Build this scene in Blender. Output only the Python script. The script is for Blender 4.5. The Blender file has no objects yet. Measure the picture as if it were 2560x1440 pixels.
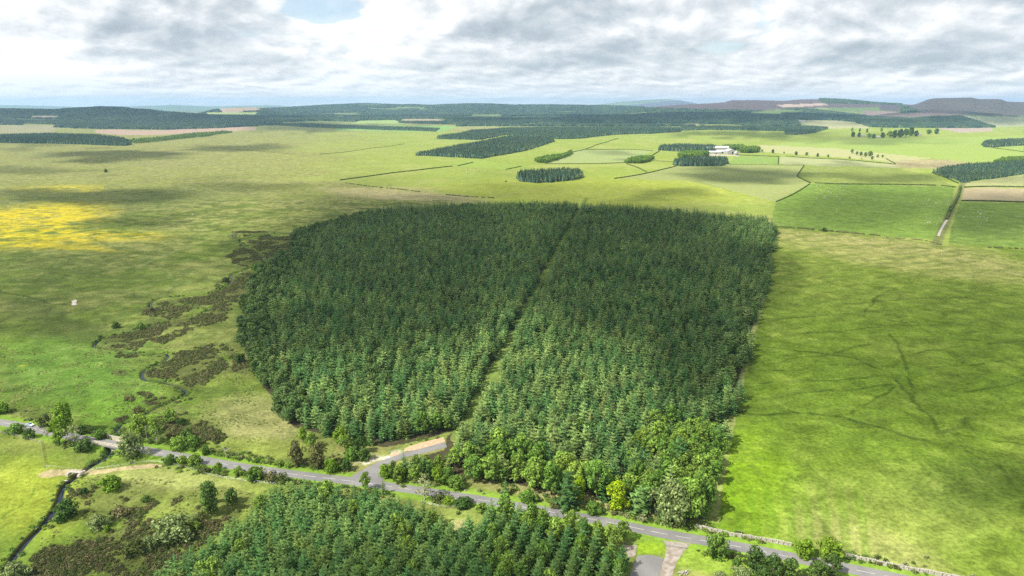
import bpy, math, random
import numpy as np
R = math.radians
sc = bpy.context.scene

# ------------------------------------------------------------------ camera
CH = 160.0                     # camera height above the valley floor
F = 1750.0                     # focal length in photo pixels (2560 wide)
PITCH = R(14.7)
CP, SP = math.cos(PITCH), math.sin(PITCH)
cam_d = bpy.data.cameras.new('camera'); cam = bpy.data.objects.new('camera', cam_d)
sc.collection.objects.link(cam)
cam.location = (0, 0, CH); cam.rotation_euler = (R(90) - PITCH, 0, 0)
cam_d.sensor_width = 36.0; cam_d.lens = 36.0 * F / 2560.0
cam_d.clip_start = 1.0; cam_d.clip_end = 200000.0
sc.camera = cam

# ------------------------------------------------------------------ light
SUN_EL, SUN_AZ = 48.0, -120.0          # azimuth of the sun, clockwise from +Y (behind the camera, to the left)
sd = (math.sin(R(SUN_AZ)) * math.cos(R(SUN_EL)), math.cos(R(SUN_AZ)) * math.cos(R(SUN_EL)), math.sin(R(SUN_EL)))
ld = bpy.data.lights.new('sun', 'SUN'); sun = bpy.data.objects.new('sun', ld); sc.collection.objects.link(sun)
ld.energy = 5.0; ld.angle = R(0.53); ld.color = (1.0, 0.94, 0.82)
from mathutils import Vector
sun.rotation_euler = Vector(sd).to_track_quat('Z', 'Y').to_euler()
sun.location = (-200, -200, 500)
sc.view_settings.view_transform = 'Standard'; sc.view_settings.look = 'None'
sc.view_settings.exposure = 0.60; sc.view_settings.gamma = 1.0
cy = sc.cycles
cy.use_denoising = False; cy.max_bounces = 5; cy.diffuse_bounces = 2; cy.glossy_bounces = 2
cy.transmission_bounces = 2; cy.volume_bounces = 1; cy.transparent_max_bounces = 12
cy.caustics_reflective = False; cy.caustics_refractive = False
cy.use_adaptive_sampling = True; cy.adaptive_threshold = 0.01
cy.sample_clamp_indirect = 4.0

# ------------------------------------------------------------------ node helper
class NT:
    def __init__(s, tree): s.t = tree; s.n = tree.nodes; s.l = tree.links; s.n.clear()
    def new(s, typ, **kw):
        nd = s.n.new(typ)
        for k, v in kw.items():
            if k.startswith('i_'):
                key = k[2:].replace('_', ' ')
                nd.inputs[int(key) if key.isdigit() else key].default_value = v
            else: setattr(nd, k, v)
        return nd
    def put(s, sock, v):
        if isinstance(v, bpy.types.NodeSocket): s.l.new(v, sock)
        else: sock.default_value = v
    def math(s, op, a, b=0.0, c=None, clamp=False):
        nd = s.n.new('ShaderNodeMath'); nd.operation = op; nd.use_clamp = clamp
        s.put(nd.inputs[0], a); s.put(nd.inputs[1], b)
        if c is not None: s.put(nd.inputs[2], c)
        return nd.outputs[0]
    def vmath(s, op, a, b=None):
        nd = s.n.new('ShaderNodeVectorMath'); nd.operation = op
        s.put(nd.inputs[0], a)
        if b is not None: s.put(nd.inputs[3 if op == 'SCALE' else 1], b)
        return nd.outputs[0]
    def mix(s, f, a, b, typ='MIX'):
        nd = s.n.new('ShaderNodeMix'); nd.data_type = 'RGBA'; nd.blend_type = typ
        s.put(nd.inputs[0], f); s.put(nd.inputs[6], a if isinstance(a, bpy.types.NodeSocket) else (*a[:3], 1)); s.put(nd.inputs[7], b if isinstance(b, bpy.types.NodeSocket) else (*b[:3], 1))
        return nd.outputs[2]
    def noise(s, vec, scale, detail=4, rough=0.55, dist=0.0):
        nd = s.n.new('ShaderNodeTexNoise'); s.put(nd.inputs['Vector'], vec)
        nd.inputs['Scale'].default_value = scale; nd.inputs['Detail'].default_value = detail
        nd.inputs['Roughness'].default_value = rough; nd.inputs['Distortion'].default_value = dist
        return nd.outputs[0]
    def ramp(s, f, lo, hi, a=0.0, b=1.0):
        nd = s.n.new('ShaderNodeMapRange'); nd.interpolation_type = 'SMOOTHSTEP'
        s.put(nd.inputs[0], f)
        for i, v in enumerate((lo, hi, a, b)): nd.inputs[i + 1].default_value = v
        return nd.outputs[0]

# ------------------------------------------------------------------ world: sky with broken cloud
w = bpy.data.worlds.new('World'); sc.world = w; w.use_nodes = True
t = NT(w.node_tree)
sky = t.new('ShaderNodeTexSky', sky_type='NISHITA', sun_disc=False, sun_elevation=R(SUN_EL), sun_rotation=R(SUN_AZ), altitude=200.0, dust_density=1.5, ozone_density=2.0)
tc = t.new('ShaderNodeTexCoord').outputs['Generated']
sep = t.new('ShaderNodeSeparateXYZ'); t.l.new(tc, sep.inputs[0])
dx, dy, dz = sep.outputs
zz = t.math('MAXIMUM', dz, 0.0)
inv = t.math('DIVIDE', 1.0, t.math('ADD', zz, 0.035))
pv = t.new('ShaderNodeCombineXYZ')
t.l.new(t.math('MULTIPLY', dx, inv), pv.inputs[0]); t.l.new(t.math('MULTIPLY', dy, inv), pv.inputs[1])
P = pv.outputs[0]
dvec = t.new('ShaderNodeCombineXYZ'); t.l.new(dx, dvec.inputs[0]); t.l.new(dy, dvec.inputs[1]); t.l.new(t.math('MULTIPLY', dz, 2.5), dvec.inputs[2])
D = dvec.outputs[0]
aa = t.math('ARCTAN2', dx, dy); lz = t.math('LOGARITHM', t.math('ADD', zz, 0.03), 2.71828)
def cvec(ku, kv, off):       # clouds flatten towards the horizon
    cu = t.new('ShaderNodeCombineXYZ'); t.l.new(t.math('MULTIPLY', aa, ku), cu.inputs[0]); t.l.new(t.math('MULTIPLY', lz, kv), cu.inputs[1]); cu.inputs[2].default_value = off; return cu.outputs[0]
low_w = t.ramp(zz, 0.020, 0.075, 1.0, 0.0)
def layered(scale, det, rough, sh=(0, 0, 0)):
    hi_ = t.noise(t.vmath('ADD', cvec(7.0, 1.75, 3.0), sh), scale, det, rough, 0.25); lo_ = t.noise(t.vmath('ADD', cvec(13.0, 3.0, 9.0), sh), scale, det, rough, 0.25)
    return t.math('ADD', t.math('MULTIPLY', hi_, t.math('SUBTRACT', 1.0, low_w)), t.math('MULTIPLY', lo_, low_w))
n1 = layered(0.45, 3, 0.5)
n2 = layered(1.25, 9, 0.56)
n2b = layered(1.25, 9, 0.56, (-0.08, 0.20, 0.0))
n3 = layered(4.0, 6, 0.6)
# broad places: azimuth a = x/y, height e = z
az = t.math('DIVIDE', dx, t.math('MAXIMUM', dy, 0.05))
def blob(ca, ce, ra, re):
    u = t.math('DIVIDE', t.math('SUBTRACT', az, ca), ra); v = t.math('DIVIDE', t.math('SUBTRACT', dz, ce), re)
    s_ = t.math('ADD', t.math('MULTIPLY', u, u), t.math('MULTIPLY', v, v))
    return t.math('MULTIPLY', t.math('EXPONENT', t.math('MULTIPLY', s_, -1.0)), t.ramp(dy, 0.1, 0.4))
def acc(items):
    o = None
    for ca, ce, ra, re, k in items:
        b = t.math('MULTIPLY', blob(ca, ce, ra, re), k); o = b if o is None else t.math('ADD', o, b)
    return o
def AE(px, py):        # photo pixel -> (azimuth tan, dz)
    u, v = (px - 1280) / F, (720 - py) / F
    y, z = CP + v * SP, -SP + v * CP
    return u / y, z / math.sqrt(u * u + y * y + z * z)
def B(px, py, rx, ry, k):
    a, e = AE(px, py); return (a, e, rx / F, ry / F, k)
grey = acc([B(620, 45, 170, 45, .9), B(1340, 95, 210, 55, 1.0), B(1620, 25, 260, 40, .85), B(2000, 140, 220, 45, .8), B(250, 45, 200, 20, .45),
            B(560, 150, 260, 25, .45), B(2350, 110, 180, 40, .4), B(1500, 175, 200, 25, .55), B(1100, 165, 200, 20, .3), B(330, 175, 220, 16, .4), B(980, 10, 130, 22, .55)])
white = acc([B(90, 140, 230, 75, 1.2), B(1080, 70, 180, 60, .45), B(820, 95, 160, 55, .9), B(1850, 60, 120, 40, .35), B(2250, 215, 240, 18, .35), B(700, 215, 350, 20, .3), B(1150, 130, 120, 30, .35)])
blue = acc([B(800, 28, 90, 28, 1.0), B(130, 208, 170, 14, .5), B(30, 258, 300, 7, .2), B(620, 85, 60, 12, .3), B(820, 195, 200, 9, .3), B(1080, 228, 260, 7, .3), B(1300, 205, 140, 7, .3)])
dens = t.math('ADD', t.math('MULTIPLY', n1, 0.45), t.math('MULTIPLY', n2, 0.6))
cover = t.ramp(t.math('SUBTRACT', t.math('SUBTRACT', dens, t.math('MULTIPLY', t.math('MULTIPLY', blue, t.math('SUBTRACT', 1.0, low_w)), 0.34)), t.math('MULTIPLY', low_w, -0.4)), 0.40, 0.475)
lit = t.math('MULTIPLY', t.math('SUBTRACT', n2, n2b), 2.2)
shade = t.math('ADD', t.math('ADD', 0.69, lit), t.math('MULTIPLY', t.math('SUBTRACT', n3, 0.5), 0.35))
shade = t.math('ADD', shade, t.math('MULTIPLY', t.math('SUBTRACT', n1, 0.5), -0.85))
shade = t.math('ADD', shade, t.math('MULTIPLY', white, 0.42))
shade = t.math('SUBTRACT', shade, t.math('MULTIPLY', grey, 0.17), clamp=True)
cr = t.new('ShaderNodeValToRGB'); t.l.new(shade, cr.inputs[0])
el = cr.color_ramp.elements
el[0].position = 0.0; el[0].color = (.36, .42, .47, 1)
el[1].position = 1.0; el[1].color = (1.0, 1.0, 1.0, 1)
e = el.new(0.35); e.color = (.47, .53, .58, 1)
e = el.new(0.62); e.color = (.66, .70, .73, 1)
horiz = t.ramp(zz, 0.0, 0.05, 1.0, 0.0)
cloudc = t.mix(t.math('MULTIPLY', blue, 0.55), cr.outputs[0], (.50, .68, .80)); cloudc = t.mix(t.math('MULTIPLY', horiz, 0.6), cloudc, (1.0, 1.0, 1.0))
bgs = t.new('ShaderNodeBackground', i_Strength=0.13); t.l.new(sky.outputs[0], bgs.inputs[0])
bgc = t.new('ShaderNodeBackground', i_Strength=0.80); t.l.new(cloudc, bgc.inputs[0])
ms = t.new('ShaderNodeMixShader'); t.l.new(t.math('MAXIMUM', cover, 0.42), ms.inputs[0]); t.l.new(bgs.outputs[0], ms.inputs[1]); t.l.new(bgc.outputs[0], ms.inputs[2])
wo = t.new('ShaderNodeOutputWorld'); t.l.new(ms.outputs[0], wo.inputs[0])
w.cycles.sampling_method = 'MANUAL'; w.cycles.sample_map_resolution = 512

# ------------------------------------------------------------------ numeric helpers
def _h(ix, iy, seed):
    n = (ix.astype(np.int64) * 374761393 + iy.astype(np.int64) * 668265263 + seed * 982451653) & 0x7fffffff
    n = ((n ^ (n >> 13)) * 1274126177) & 0x7fffffff
    n = n ^ (n >> 16)
    return (n & 0xffff) / 65535.0
def vn(x, y, seed=0):
    fx, fy = np.floor(x), np.floor(y); u, v = x - fx, y - fy
    u = u * u * (3 - 2 * u); v = v * v * (3 - 2 * v)
    ix, iy = fx.astype(np.int64), fy.astype(np.int64)
    a, b, c, d = _h(ix, iy, seed), _h(ix + 1, iy, seed), _h(ix, iy + 1, seed), _h(ix + 1, iy + 1, seed)
    return (a + (b - a) * u) * (1 - v) + (c + (d - c) * u) * v
def fbm(x, y, seed=0, o=4, g=0.5):
    s = 0.0; a = 1.0; tot = 0.0
    for i in range(o):
        s = s + a * vn(x, y, seed + i * 17); tot += a; a *= g
        x, y = (x * 1.62 + y * 1.18) + 7.3, (-x * 1.18 + y * 1.62) + 3.1
    return s / tot
def sst(x, a, b):
    q = np.clip((x - a) / (b - a), 0, 1); return q * q * (3 - 2 * q)
def seg_dist(x, y, poly):
    best = np.full(np.shape(x), 1e18); arc = np.zeros(np.shape(x)); L = 0.0
    for (ax, ay), (bx, by) in zip(poly[:-1], poly[1:]):
        ex, ey = bx - ax, by - ay; l2 = ex * ex + ey * ey + 1e-9; l = math.sqrt(l2)
        tt = np.clip(((x - ax) * ex + (y - ay) * ey) / l2, 0, 1)
        d = (x - ax - tt * ex) ** 2 + (y - ay - tt * ey) ** 2
        m = d < best; best = np.where(m, d, best); arc = np.where(m, L + tt * l, arc); L += l
    return np.sqrt(best), arc
def inpoly(x, y, poly):
    ins = np.zeros(np.shape(x), bool); n = len(poly)
    for i in range(n):
        ax, ay = poly[i]; bx, by = poly[(i + 1) % n]
        if ay == by: continue
        c = ((ay > y) != (by > y)) & (x < (bx - ax) * (y - ay) / (by - ay) + ax); ins ^= c
    return ins
def project(x, y, z):
    w_ = z - CH; dep = y * CP - w_ * SP; up = y * SP + w_ * CP
    dep = np.where(dep > 1, dep, np.nan)
    return 1280 + F * x / dep, 720 - F * up / dep
def flat(px, py, z=0.0):
    u, v = (px - 1280) / F, (720 - py) / F
    y, zz_ = CP + v * SP, -SP + v * CP
    k = (z - CH) / zz_
    return u * k, y * k
def smooth_poly(pts, step):
    out = []; n = len(pts)
    for i in range(n - 1):
        p0, p1, p2, p3 = pts[max(i - 1, 0)], pts[i], pts[i + 1], pts[min(i + 2, n - 1)]
        l = math.dist(p1, p2); k = max(1, int(l / step))
        for j in range(k):
            q = j / k
            out.append(tuple(0.5 * (2 * b + (c - a) * q + (2 * a - 5 * b + 4 * c - d) * q * q + (-a + 3 * b - 3 * c + d) * q ** 3) for a, b, c, d in zip(p0, p1, p2, p3)))
    out.append(tuple(pts[-1])); return out

# ------------------------------------------------------------------ lines traced on the valley floor
road_px = [(-160, 1030), (-60, 1047), (10, 1057), (68, 1068), (128, 1082), (224, 1100), (271, 1108), (399, 1132), (511, 1151), (607, 1168), (760, 1189), (855, 1200),
           (951, 1213), (1111, 1236), (1239, 1256), (1300, 1267), (1400, 1284), (1536, 1309), (1661, 1335), (1824, 1363), (2003, 1398), (2153, 1428), (2320, 1462), (2560, 1515)]
ROAD = smooth_poly([flat(*p) for p in road_px], 6.0)
stream_px = [(-10, 1475), (12, 1430), (28, 1396), (58, 1355), (100, 1310), (120, 1285), (133, 1262), (146, 1238), (151, 1215), (166, 1196), (188, 1179), (215, 1160), (245, 1143), (268, 1128),
             (283, 1105), (300, 1090), (291, 1070), (298, 1052), (330, 1040), (372, 1018), (420, 998), (462, 978), (452, 962), (405, 950), (360, 944), (358, 925), (392, 908), (416, 895), (413, 882),
             (350, 883), (290, 873), (236, 862), (262, 842), (340, 826), (430, 800), (520, 775), (470, 762), (380, 770), (400, 745), (520, 735), (580, 700), (578, 685), (620, 668), (660, 650), (640, 625), (600, 600), (700, 580)]
STREAM = smooth_poly([flat(*p) for p in stream_px], 3.0)
ride_px = [(1150, 1095), (1175, 1050), (1282, 846), (1392, 636), (1466, 495)]
RIDE = [flat(*p) for p in ride_px]
PADS = [(*flat(1640, 1400), 24), (*flat(1600, 1390), 16), (*flat(1060, 1115), 22), (*flat(960, 1165), 20), (*flat(1000, 1140), 20)]
bx_, by_ = flat(268, 1112)                         # bridge centre
drain_px = [[(1895, 865), (2040, 880), (2140, 895), (2200, 925), (2260, 970), (2290, 1000), (2320, 1040), (2350, 1085), (2380, 1115), (2440, 1140), (2500, 1170), (2530, 1210)], [(2350, 1085), (2400, 1065), (2460, 1020)], [(2265, 940), (2290, 985)],
            [(1880, 1000), (1960, 990), (2100, 975), (2230, 960)], [(1870, 1035), (1980, 1030), (2100, 1045), (2200, 1070), (2280, 1095)], [(2130, 1035), (2200, 990), (2240, 965)], [(1890, 930), (2000, 925), (2100, 915)], [(1920, 905), (2050, 890), (2180, 860)], [(2220, 830), (2250, 870), (2270, 930)],
            [(2380, 1085), (2470, 1100), (2580, 1112)], [(2390, 985), (2480, 965), (2580, 950)], [(2165, 780), (2190, 745), (2240, 720)], [(1900, 800), (2050, 790), (2250, 775)], [(1880, 845), (2000, 835), (2200, 815), (2400, 810)], [(2100, 760), (2300, 745), (2580, 735)], [(1900, 960), (2050, 950), (2180, 945)], [(2300, 880), (2430, 865), (2580, 850)], [(2320, 920), (2450, 910), (2580, 900)], [(2280, 1095), (2350, 1110)]]
track_px = [(2408, 455), (2395, 490), (2372, 540), (2352, 585), (2340, 612)]

# ------------------------------------------------------------------ terrain height
def ridge(D, W, pts, Wb=None):
    xs = np.array([p[0] for p in pts], float); ys = np.array([p[1] for p in pts], float)
    def f(x, y):
        px = 1280 + F * (x / np.maximum(y, 1.0)) / CP
        jag = (fbm(px / 37.0, px * 0 + D * 0.01, 91, 4) - 0.5) * 2.2
        q = (720 - (np.interp(px, xs, ys) + jag)) / F
        wv = D * (q * CP - SP) / (CP + q * SP)
        hgt = np.maximum(wv + CH, 0)
        ww = np.where(y < D, W, Wb or W)
        return hgt * np.exp(-((y - D) / ww) ** 2) * (y > 500)
    return f
RIDGES = [
    ridge(26000, 2500, [(-400, 264), (0, 262), (130, 265), (200, 268), (260, 266), (400, 264), (430, 262), (520, 266), (650, 263), (700, 264), (745, 270), (800, 285), (900, 290)]),
    ridge(27000, 2500, [(1380, 290), (1440, 266), (1500, 261), (1560, 254), (1610, 250), (1665, 248), (1700, 251), (1740, 258), (1800, 290)]),
    ridge(11500, 2300, [(430, 290), (560, 278), (700, 270), (800, 265), (850, 262), (900, 260), (1000, 262), (1080, 264), (1160, 260), (1230, 261), (1300, 263), (1400, 263), (1500, 265), (1600, 268), (1650, 268), (1900, 276), (2200, 280)]),
    ridge(9600, 1900, [(1500, 290), (1620, 268), (1680, 263), (1760, 259), (1810, 256), (1830, 250), (1900, 251), (1960, 252), (2000, 249), (2060, 248), (2130, 252), (2180, 257), (2250, 261), (2300, 262), (2560, 262), (3000, 262)]),
    ridge(8000, 1300, [(2150, 290), (2230, 270), (2290, 260), (2318, 249), (2335, 246), (2425, 244), (2450, 248), (2500, 248), (2516, 254), (2560, 255), (3000, 258)]),
    ridge(6600, 1200, [(-500, 272), (0, 275), (130, 277), (180, 273), (250, 270), (300, 271), (350, 275), (430, 284), (560, 292), (700, 298)]),
    ridge(8600, 900, [(480, 290), (530, 277), (560, 271), (600, 268), (640, 270), (665, 276), (720, 290)]),
]
def height(x, y):
    x = np.asarray(x, float); y = np.asarray(y, float); r = np.hypot(x, y)
    g = (fbm(x / 260.0, y / 260.0, 3, 3) - 0.5) * 2 * np.clip(r / 900.0, 0.3, 2.2) * 1.5
    g = g + (fbm(x / 1100.0, y / 1100.0, 5, 2) - 0.5) * 2 * 9.0 * sst(r, 1100, 3000) * (1 - sst(r, 5000, 8000) * 0.6)
    near = r < 1500
    if np.any(near):
        xn, yn = x[near] if x.ndim else x[None][0:1], y[near] if y.ndim else y[None][0:1]
        dr, _ = seg_dist(xn, yn, ROAD); ds, arc = seg_dist(xn, yn, STREAM)
        gn = (g[near] if x.ndim else np.array([float(g)]))
        hum = (fbm(xn / 22.0, yn / 22.0, 8, 3) - 0.5) * 1.6 * (1 - sst(yn, 500, 900))
        gn = (gn + hum * sst(dr, 6, 20)) * sst(dr, 4.0, 26)
        for (qa, qb, qr) in PADS: gn = gn * sst(np.hypot(xn - qa, yn - qb), qr, qr + 22)
        db = np.hypot(xn - bx_, yn - by_)
        nearb = 1 - sst(db, 30, 110)
        keep = sst(dr, 3.4, 8.0) * nearb + (1 - nearb) * sst(dr, 3.4, 12.0)
        gn = gn - 1.9 * nearb * np.exp(-(ds / 14.0) ** 2) * sst(dr, 3.6, 7.5)
        chan = 1 - sst(ds, 0.5, 1.6)
        gn = gn - (1.5 * chan + 0.5 * np.exp(-(ds / 6.0) ** 2)) * sst(yn, 60, 130) 
        # under the bridge the channel goes through below the road
        gn = np.where((ds < 2.6) & (dr < 8), np.minimum(gn, -3.0), gn)
        if x.ndim: g[near] = gn
        else: g = gn[0]
    rz = np.zeros(np.shape(x))
    for f in RIDGES: rz = np.maximum(rz, f(x, y))
    far = sst(r, 5200, 9000)
    return g * (1 - sst(rz, 5, 60)) + rz * (1 + 0 * far)
def at(px, py):
    """photo pixel -> point on the terrain"""
    u, v = (px - 1280) / F, (720 - py) / F
    yy, z_ = CP + v * SP, -SP + v * CP
    if py < 345:      # far away: march to the first slope the sight line meets
        ks = np.geomspace(400, 42000, 900) / yy; hs = height(u * ks, yy * ks); below = np.nonzero(CH + z_ * ks <= hs)[0]
        i = int(below[0]) if len(below) else len(ks) - 1
        return u * ks[i], yy * ks[i], float(hs[i])
    k = (-CH) / min(z_, -0.004)
    for _ in range(6):
        hh = float(height(np.array([u * k]), np.array([yy * k]))[0]); k = (hh - CH) / min(z_, -0.004)
    return u * k, yy * k, hh
def zat(x, y): return float(height(np.array([x]), np.array([y]))[0])
def pxm(px, py):       # photo pixels per metre (vertical) at that ground pixel
    x, y, z = at(px, py); a = project(x, y, z); b = project(x, y, z + 1.0); return float(a[1] - b[1])

# ------------------------------------------------------------------ object helpers
COL = sc.collection
def tag(o, label=None, cat=None, group=None, kind=None):
    if label: o['label'] = label
    if cat: o['category'] = cat
    if group: o['group'] = group
    if kind: o['kind'] = kind
    return o
def empty(name, loc, rz=0, scale=1.0):
    o = bpy.data.objects.new(name, None); COL.objects.link(o); o.location = loc; o.rotation_euler = (0, 0, rz)
    o.scale = scale if isinstance(scale, (tuple, list)) else (scale,) * 3; o.empty_display_size = 0.5; return o
class MB:
    def __init__(s): s.v = []; s.f = []; s.m = []
    def face(s, pts, m=0):
        n = len(s.v); s.v += [tuple(p) for p in pts]; s.f.append(tuple(range(n, n + len(pts)))); s.m.append(m)
    def box(s, c, d, rz=0.0, m=0, taper=1.0):
        cx, cy_, cz = c; hx, hy, hz = d[0] / 2, d[1] / 2, d[2] / 2; co, si = math.cos(rz), math.sin(rz); n = len(s.v)
        for z, k in ((-hz, 1.0), (hz, taper)):
            for a, b in ((-hx, -hy), (hx, -hy), (hx, hy), (-hx, hy)):
                a *= k; b *= k; s.v.append((cx + a * co - b * si, cy_ + a * si + b * co, cz + z))
        for q in ((3, 2, 1, 0), (4, 5, 6, 7), (0, 1, 5, 4), (1, 2, 6, 5), (2, 3, 7, 6), (3, 0, 4, 7)):
            s.f.append(tuple(n + i for i in q)); s.m.append(m)
    def tube(s, pts, rad, seg=6, m=0, cap=True):
        n0 = len(s.v); k = len(pts)
        for i, p in enumerate(pts):
            a = Vector(pts[max(i - 1, 0)]); b = Vector(pts[min(i + 1, k - 1)]); d = (b - a).normalized()
            u = d.cross(Vector((0.31, 0.95, 0.05)) if abs(d.y) < 0.9 else Vector((1, 0, 0))).normalized(); v = d.cross(u)
            r = rad[i] if isinstance(rad, (list, tuple)) else rad
            for j in range(seg):
                an = 2 * math.pi * j / seg; q = Vector(p) + (u * math.cos(an) + v * math.sin(an)) * r; s.v.append(tuple(q))
        for i in range(k - 1):
            for j in range(seg):
                a, b = n0 + i * seg + j, n0 + i * seg + (j + 1) % seg; s.f.append((a, b, b + seg, a + seg)); s.m.append(m)
        if cap:
            s.f.append(tuple(n0 + (k - 1) * seg + j for j in range(seg))); s.m.append(m)
            s.f.append(tuple(n0 + seg - 1 - j for j in range(seg))); s.m.append(m)
    def mesh(s, name, mats):
        me = bpy.data.meshes.new(name); me.from_pydata(s.v, [], s.f)
        for m_ in (mats if isinstance(mats, (list, tuple)) else [mats]): me.materials.append(m_)
        if any(s.m): me.polygons.foreach_set('material_index', s.m)
        me.update(); return me
    def build(s, name, mats, parent=None, smooth=False):
        me = s.mesh(name, mats)
        if smooth: me.polygons.foreach_set('use_smooth', [True] * len(me.polygons))
        o = bpy.data.objects.new(name, me); COL.objects.link(o)
        if parent: o.parent = parent
        return o

# ------------------------------------------------------------------ materials
def mat(name): 
    m = bpy.data.materials.new(name); m.use_nodes = True; return m, NT(m.node_tree)
def finish(t, bsdf):
    o = t.new('ShaderNodeOutputMaterial'); t.l.new(bsdf, o.inputs[0])
def simple(name, c1, c2, scale=2.0, rough=0.8, metal=0.0, bump=0.0, detail=4, lo=.35, hi=.65):
    m, t = mat(name); ge = t.new('ShaderNodeNewGeometry').outputs['Position']
    n = t.noise(ge, scale, detail, 0.6); c = t.mix(t.ramp(n, lo, hi), c1, c2)
    b = t.new('ShaderNodeBsdfPrincipled', i_Roughness=rough, i_Metallic=metal); t.l.new(c, b.inputs['Base Color'])
    if bump:
        bp = t.new('ShaderNodeBump', i_Strength=1.0, i_Distance=bump); t.l.new(n, bp.inputs['Height']); t.l.new(bp.outputs[0], b.inputs['Normal'])
    finish(t, b.outputs[0]); return m
def foliage(name, c1, c2, c3, big=0.02, trans=0.25, var=0.35, odd=None):
    """leaves: tone differs from tree to tree and from spray to spray"""
    m, t = mat(name); ge = t.new('ShaderNodeNewGeometry'); pos = ge.outputs['Position']
    oi = t.new('ShaderNodeObjectInfo').outputs['Random']
    n1 = t.noise(pos, big, 3, 0.6); n2 = t.noise(pos, 1.3, 3, 0.6)
    a = t.math('ADD', t.math('MULTIPLY', n1, 0.9), t.math('MULTIPLY', t.math('SUBTRACT', oi, 0.5), 0.85))
    c = t.mix(t.ramp(a, 0.25, 0.75), c1, c2)
    c = t.mix(t.math('MULTIPLY', t.ramp(n2, 0.5, 0.75), 0.6), c, c3)
    if odd: c = t.mix(t.math('MULTIPLY', t.math('GREATER_THAN', t.math('FRACT', t.math('MULTIPLY', oi, 13.7)), 0.86), 0.5), c, odd)
    k = t.math('ADD', 1.0 - var / 2, t.math('MULTIPLY', t.math('FRACT', t.math('MULTIPLY', oi, 7.31)), var))
    rl = ge.outputs['Random Per Island']; k = t.math('MULTIPLY', k, t.math('ADD', 0.62, t.math('MULTIPLY', t.math('MULTIPLY', rl, rl), 1.15)))
    c = t.vmath('SCALE', c, k)
    d = t.new('ShaderNodeBsdfDiffuse'); t.l.new(c, d.inputs[0])
    tr = t.new('ShaderNodeBsdfTranslucent'); t.l.new(t.mix(0.5, c, (.25, .33, .03)), tr.inputs[0])
    mx = t.new('ShaderNodeMixShader', i_0=trans); t.l.new(d.outputs[0], mx.inputs[1]); t.l.new(tr.outputs[0], mx.inputs[2])
    gl = t.new('ShaderNodeBsdfGlossy', i_Roughness=0.55); gl.inputs[0].default_value = (.6, .7, .6, 1)
    m2 = t.new('ShaderNodeMixShader', i_0=0.012); t.l.new(mx.outputs[0], m2.inputs[1]); t.l.new(gl.outputs[0], m2.inputs[2])
    finish(t, m2.outputs[0]); return m
M = {}
M['spruce'] = foliage('spruce_needles', (.062, .155, .042), (.180, .275, .072), (.310, .420, .165), 0.012, 0.14, .5, (.16, .18, .05))
M['spruce_y'] = foliage('young_spruce_needles', (.070, .170, .045), (.145, .245, .060), (.210, .320, .120), 0.03, 0.2, .45, (.13, .17, .035))
M['leaf'] = foliage('birch_leaves', (.125, .245, .038), (.220, .345, .055), (.29, .40, .09), 0.03, 0.33, .4, (.25, .34, .05))
M['leaf_b'] = foliage('bright_leaves', (.150, .270, .020), (.190, .310, .025), (.26, .38, .05), 0.1, 0.3, 0.15)
M['leaf_y'] = foliage('yellow_green_leaves', (.24, .38, .010), (.31, .44, .012), (.40, .50, .03), 0.1, 0.3, 0.1)
M['leaf_g'] = foliage('willow_leaves', (.185, .245, .085), (.235, .295, .110), (.31, .37, .16), 0.1, 0.25, 0.2)
M['leaf_d'] = foliage('dark_leaves', (.050, .105, .022), (.085, .150, .032), (.13, .20, .05), 0.03, 0.2, 0.3)
M['pine'] = foliage('pine_needles', (.100, .105, .035), (.140, .135, .050), (.19, .18, .08), 0.1, 0.15, 0.2)
M['pale'] = foliage('pale_leaves', (.24, .27, .12), (.30, .32, .15), (.38, .38, .22), 0.1, 0.3, 0.15)
M['leaf_m'] = foliage('shaded_belt_leaves', (.080, .150, .042), (.130, .200, .062), (.180, .255, .090), 0.03, 0.25, .4)  # darker leaf colour outside the sunlit front, shade put into the tone
M['heather'] = foliage('heather_sprigs', (.075, .100, .026), (.125, .112, .052), (.18, .20, .07), 0.06, 0.1, 0.5)
M['far'] = foliage('hazy_far_needles', (.030, .078, .062), (.110, .175, .092), (.16, .22, .12), 0.0018, 0.1, 0.35, (.17, .17, .09))  # bluish tone puts the haze of distance into the needle colour
M['hedge'] = foliage('hedge_leaves', (.055, .090, .022), (.090, .125, .030), (.13, .17, .05), 0.05, 0.15)
M['bark'] = simple('bark', (.10, .075, .055), (.19, .15, .12), 3.0, 0.9)
M['birchbark'] = simple('pale_bark', (.55, .53, .48), (.30, .28, .25), 2.0, 0.8)
M['stone'] = simple('stone', (.28, .26, .22), (.50, .47, .40), 1.6, 0.9, bump=0.08)
M['sandstone'] = simple('sandstone', (.46, .40, .30), (.66, .60, .47), 1.0, 0.9, bump=0.05)
M['concrete'] = simple('concrete', (.32, .29, .25), (.46, .42, .37), 1.5, 0.85)
M['timber'] = simple('grey_timber', (.30, .27, .22), (.42, .38, .32), 4.0, 0.85)
M['wire'] = simple('galvanised_steel', (.32, .34, .34), (.42, .44, .44), 8.0, 0.45, 0.6)
M['dark'] = simple('dark_opening', (.012, .012, .012), (.02, .02, .02), 2.0, 0.9)
M['asphalt'] = None
M['white'] = simple('road_paint', (.45, .45, .44), (.62, .62, .61), 3.0, 0.7)

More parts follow.
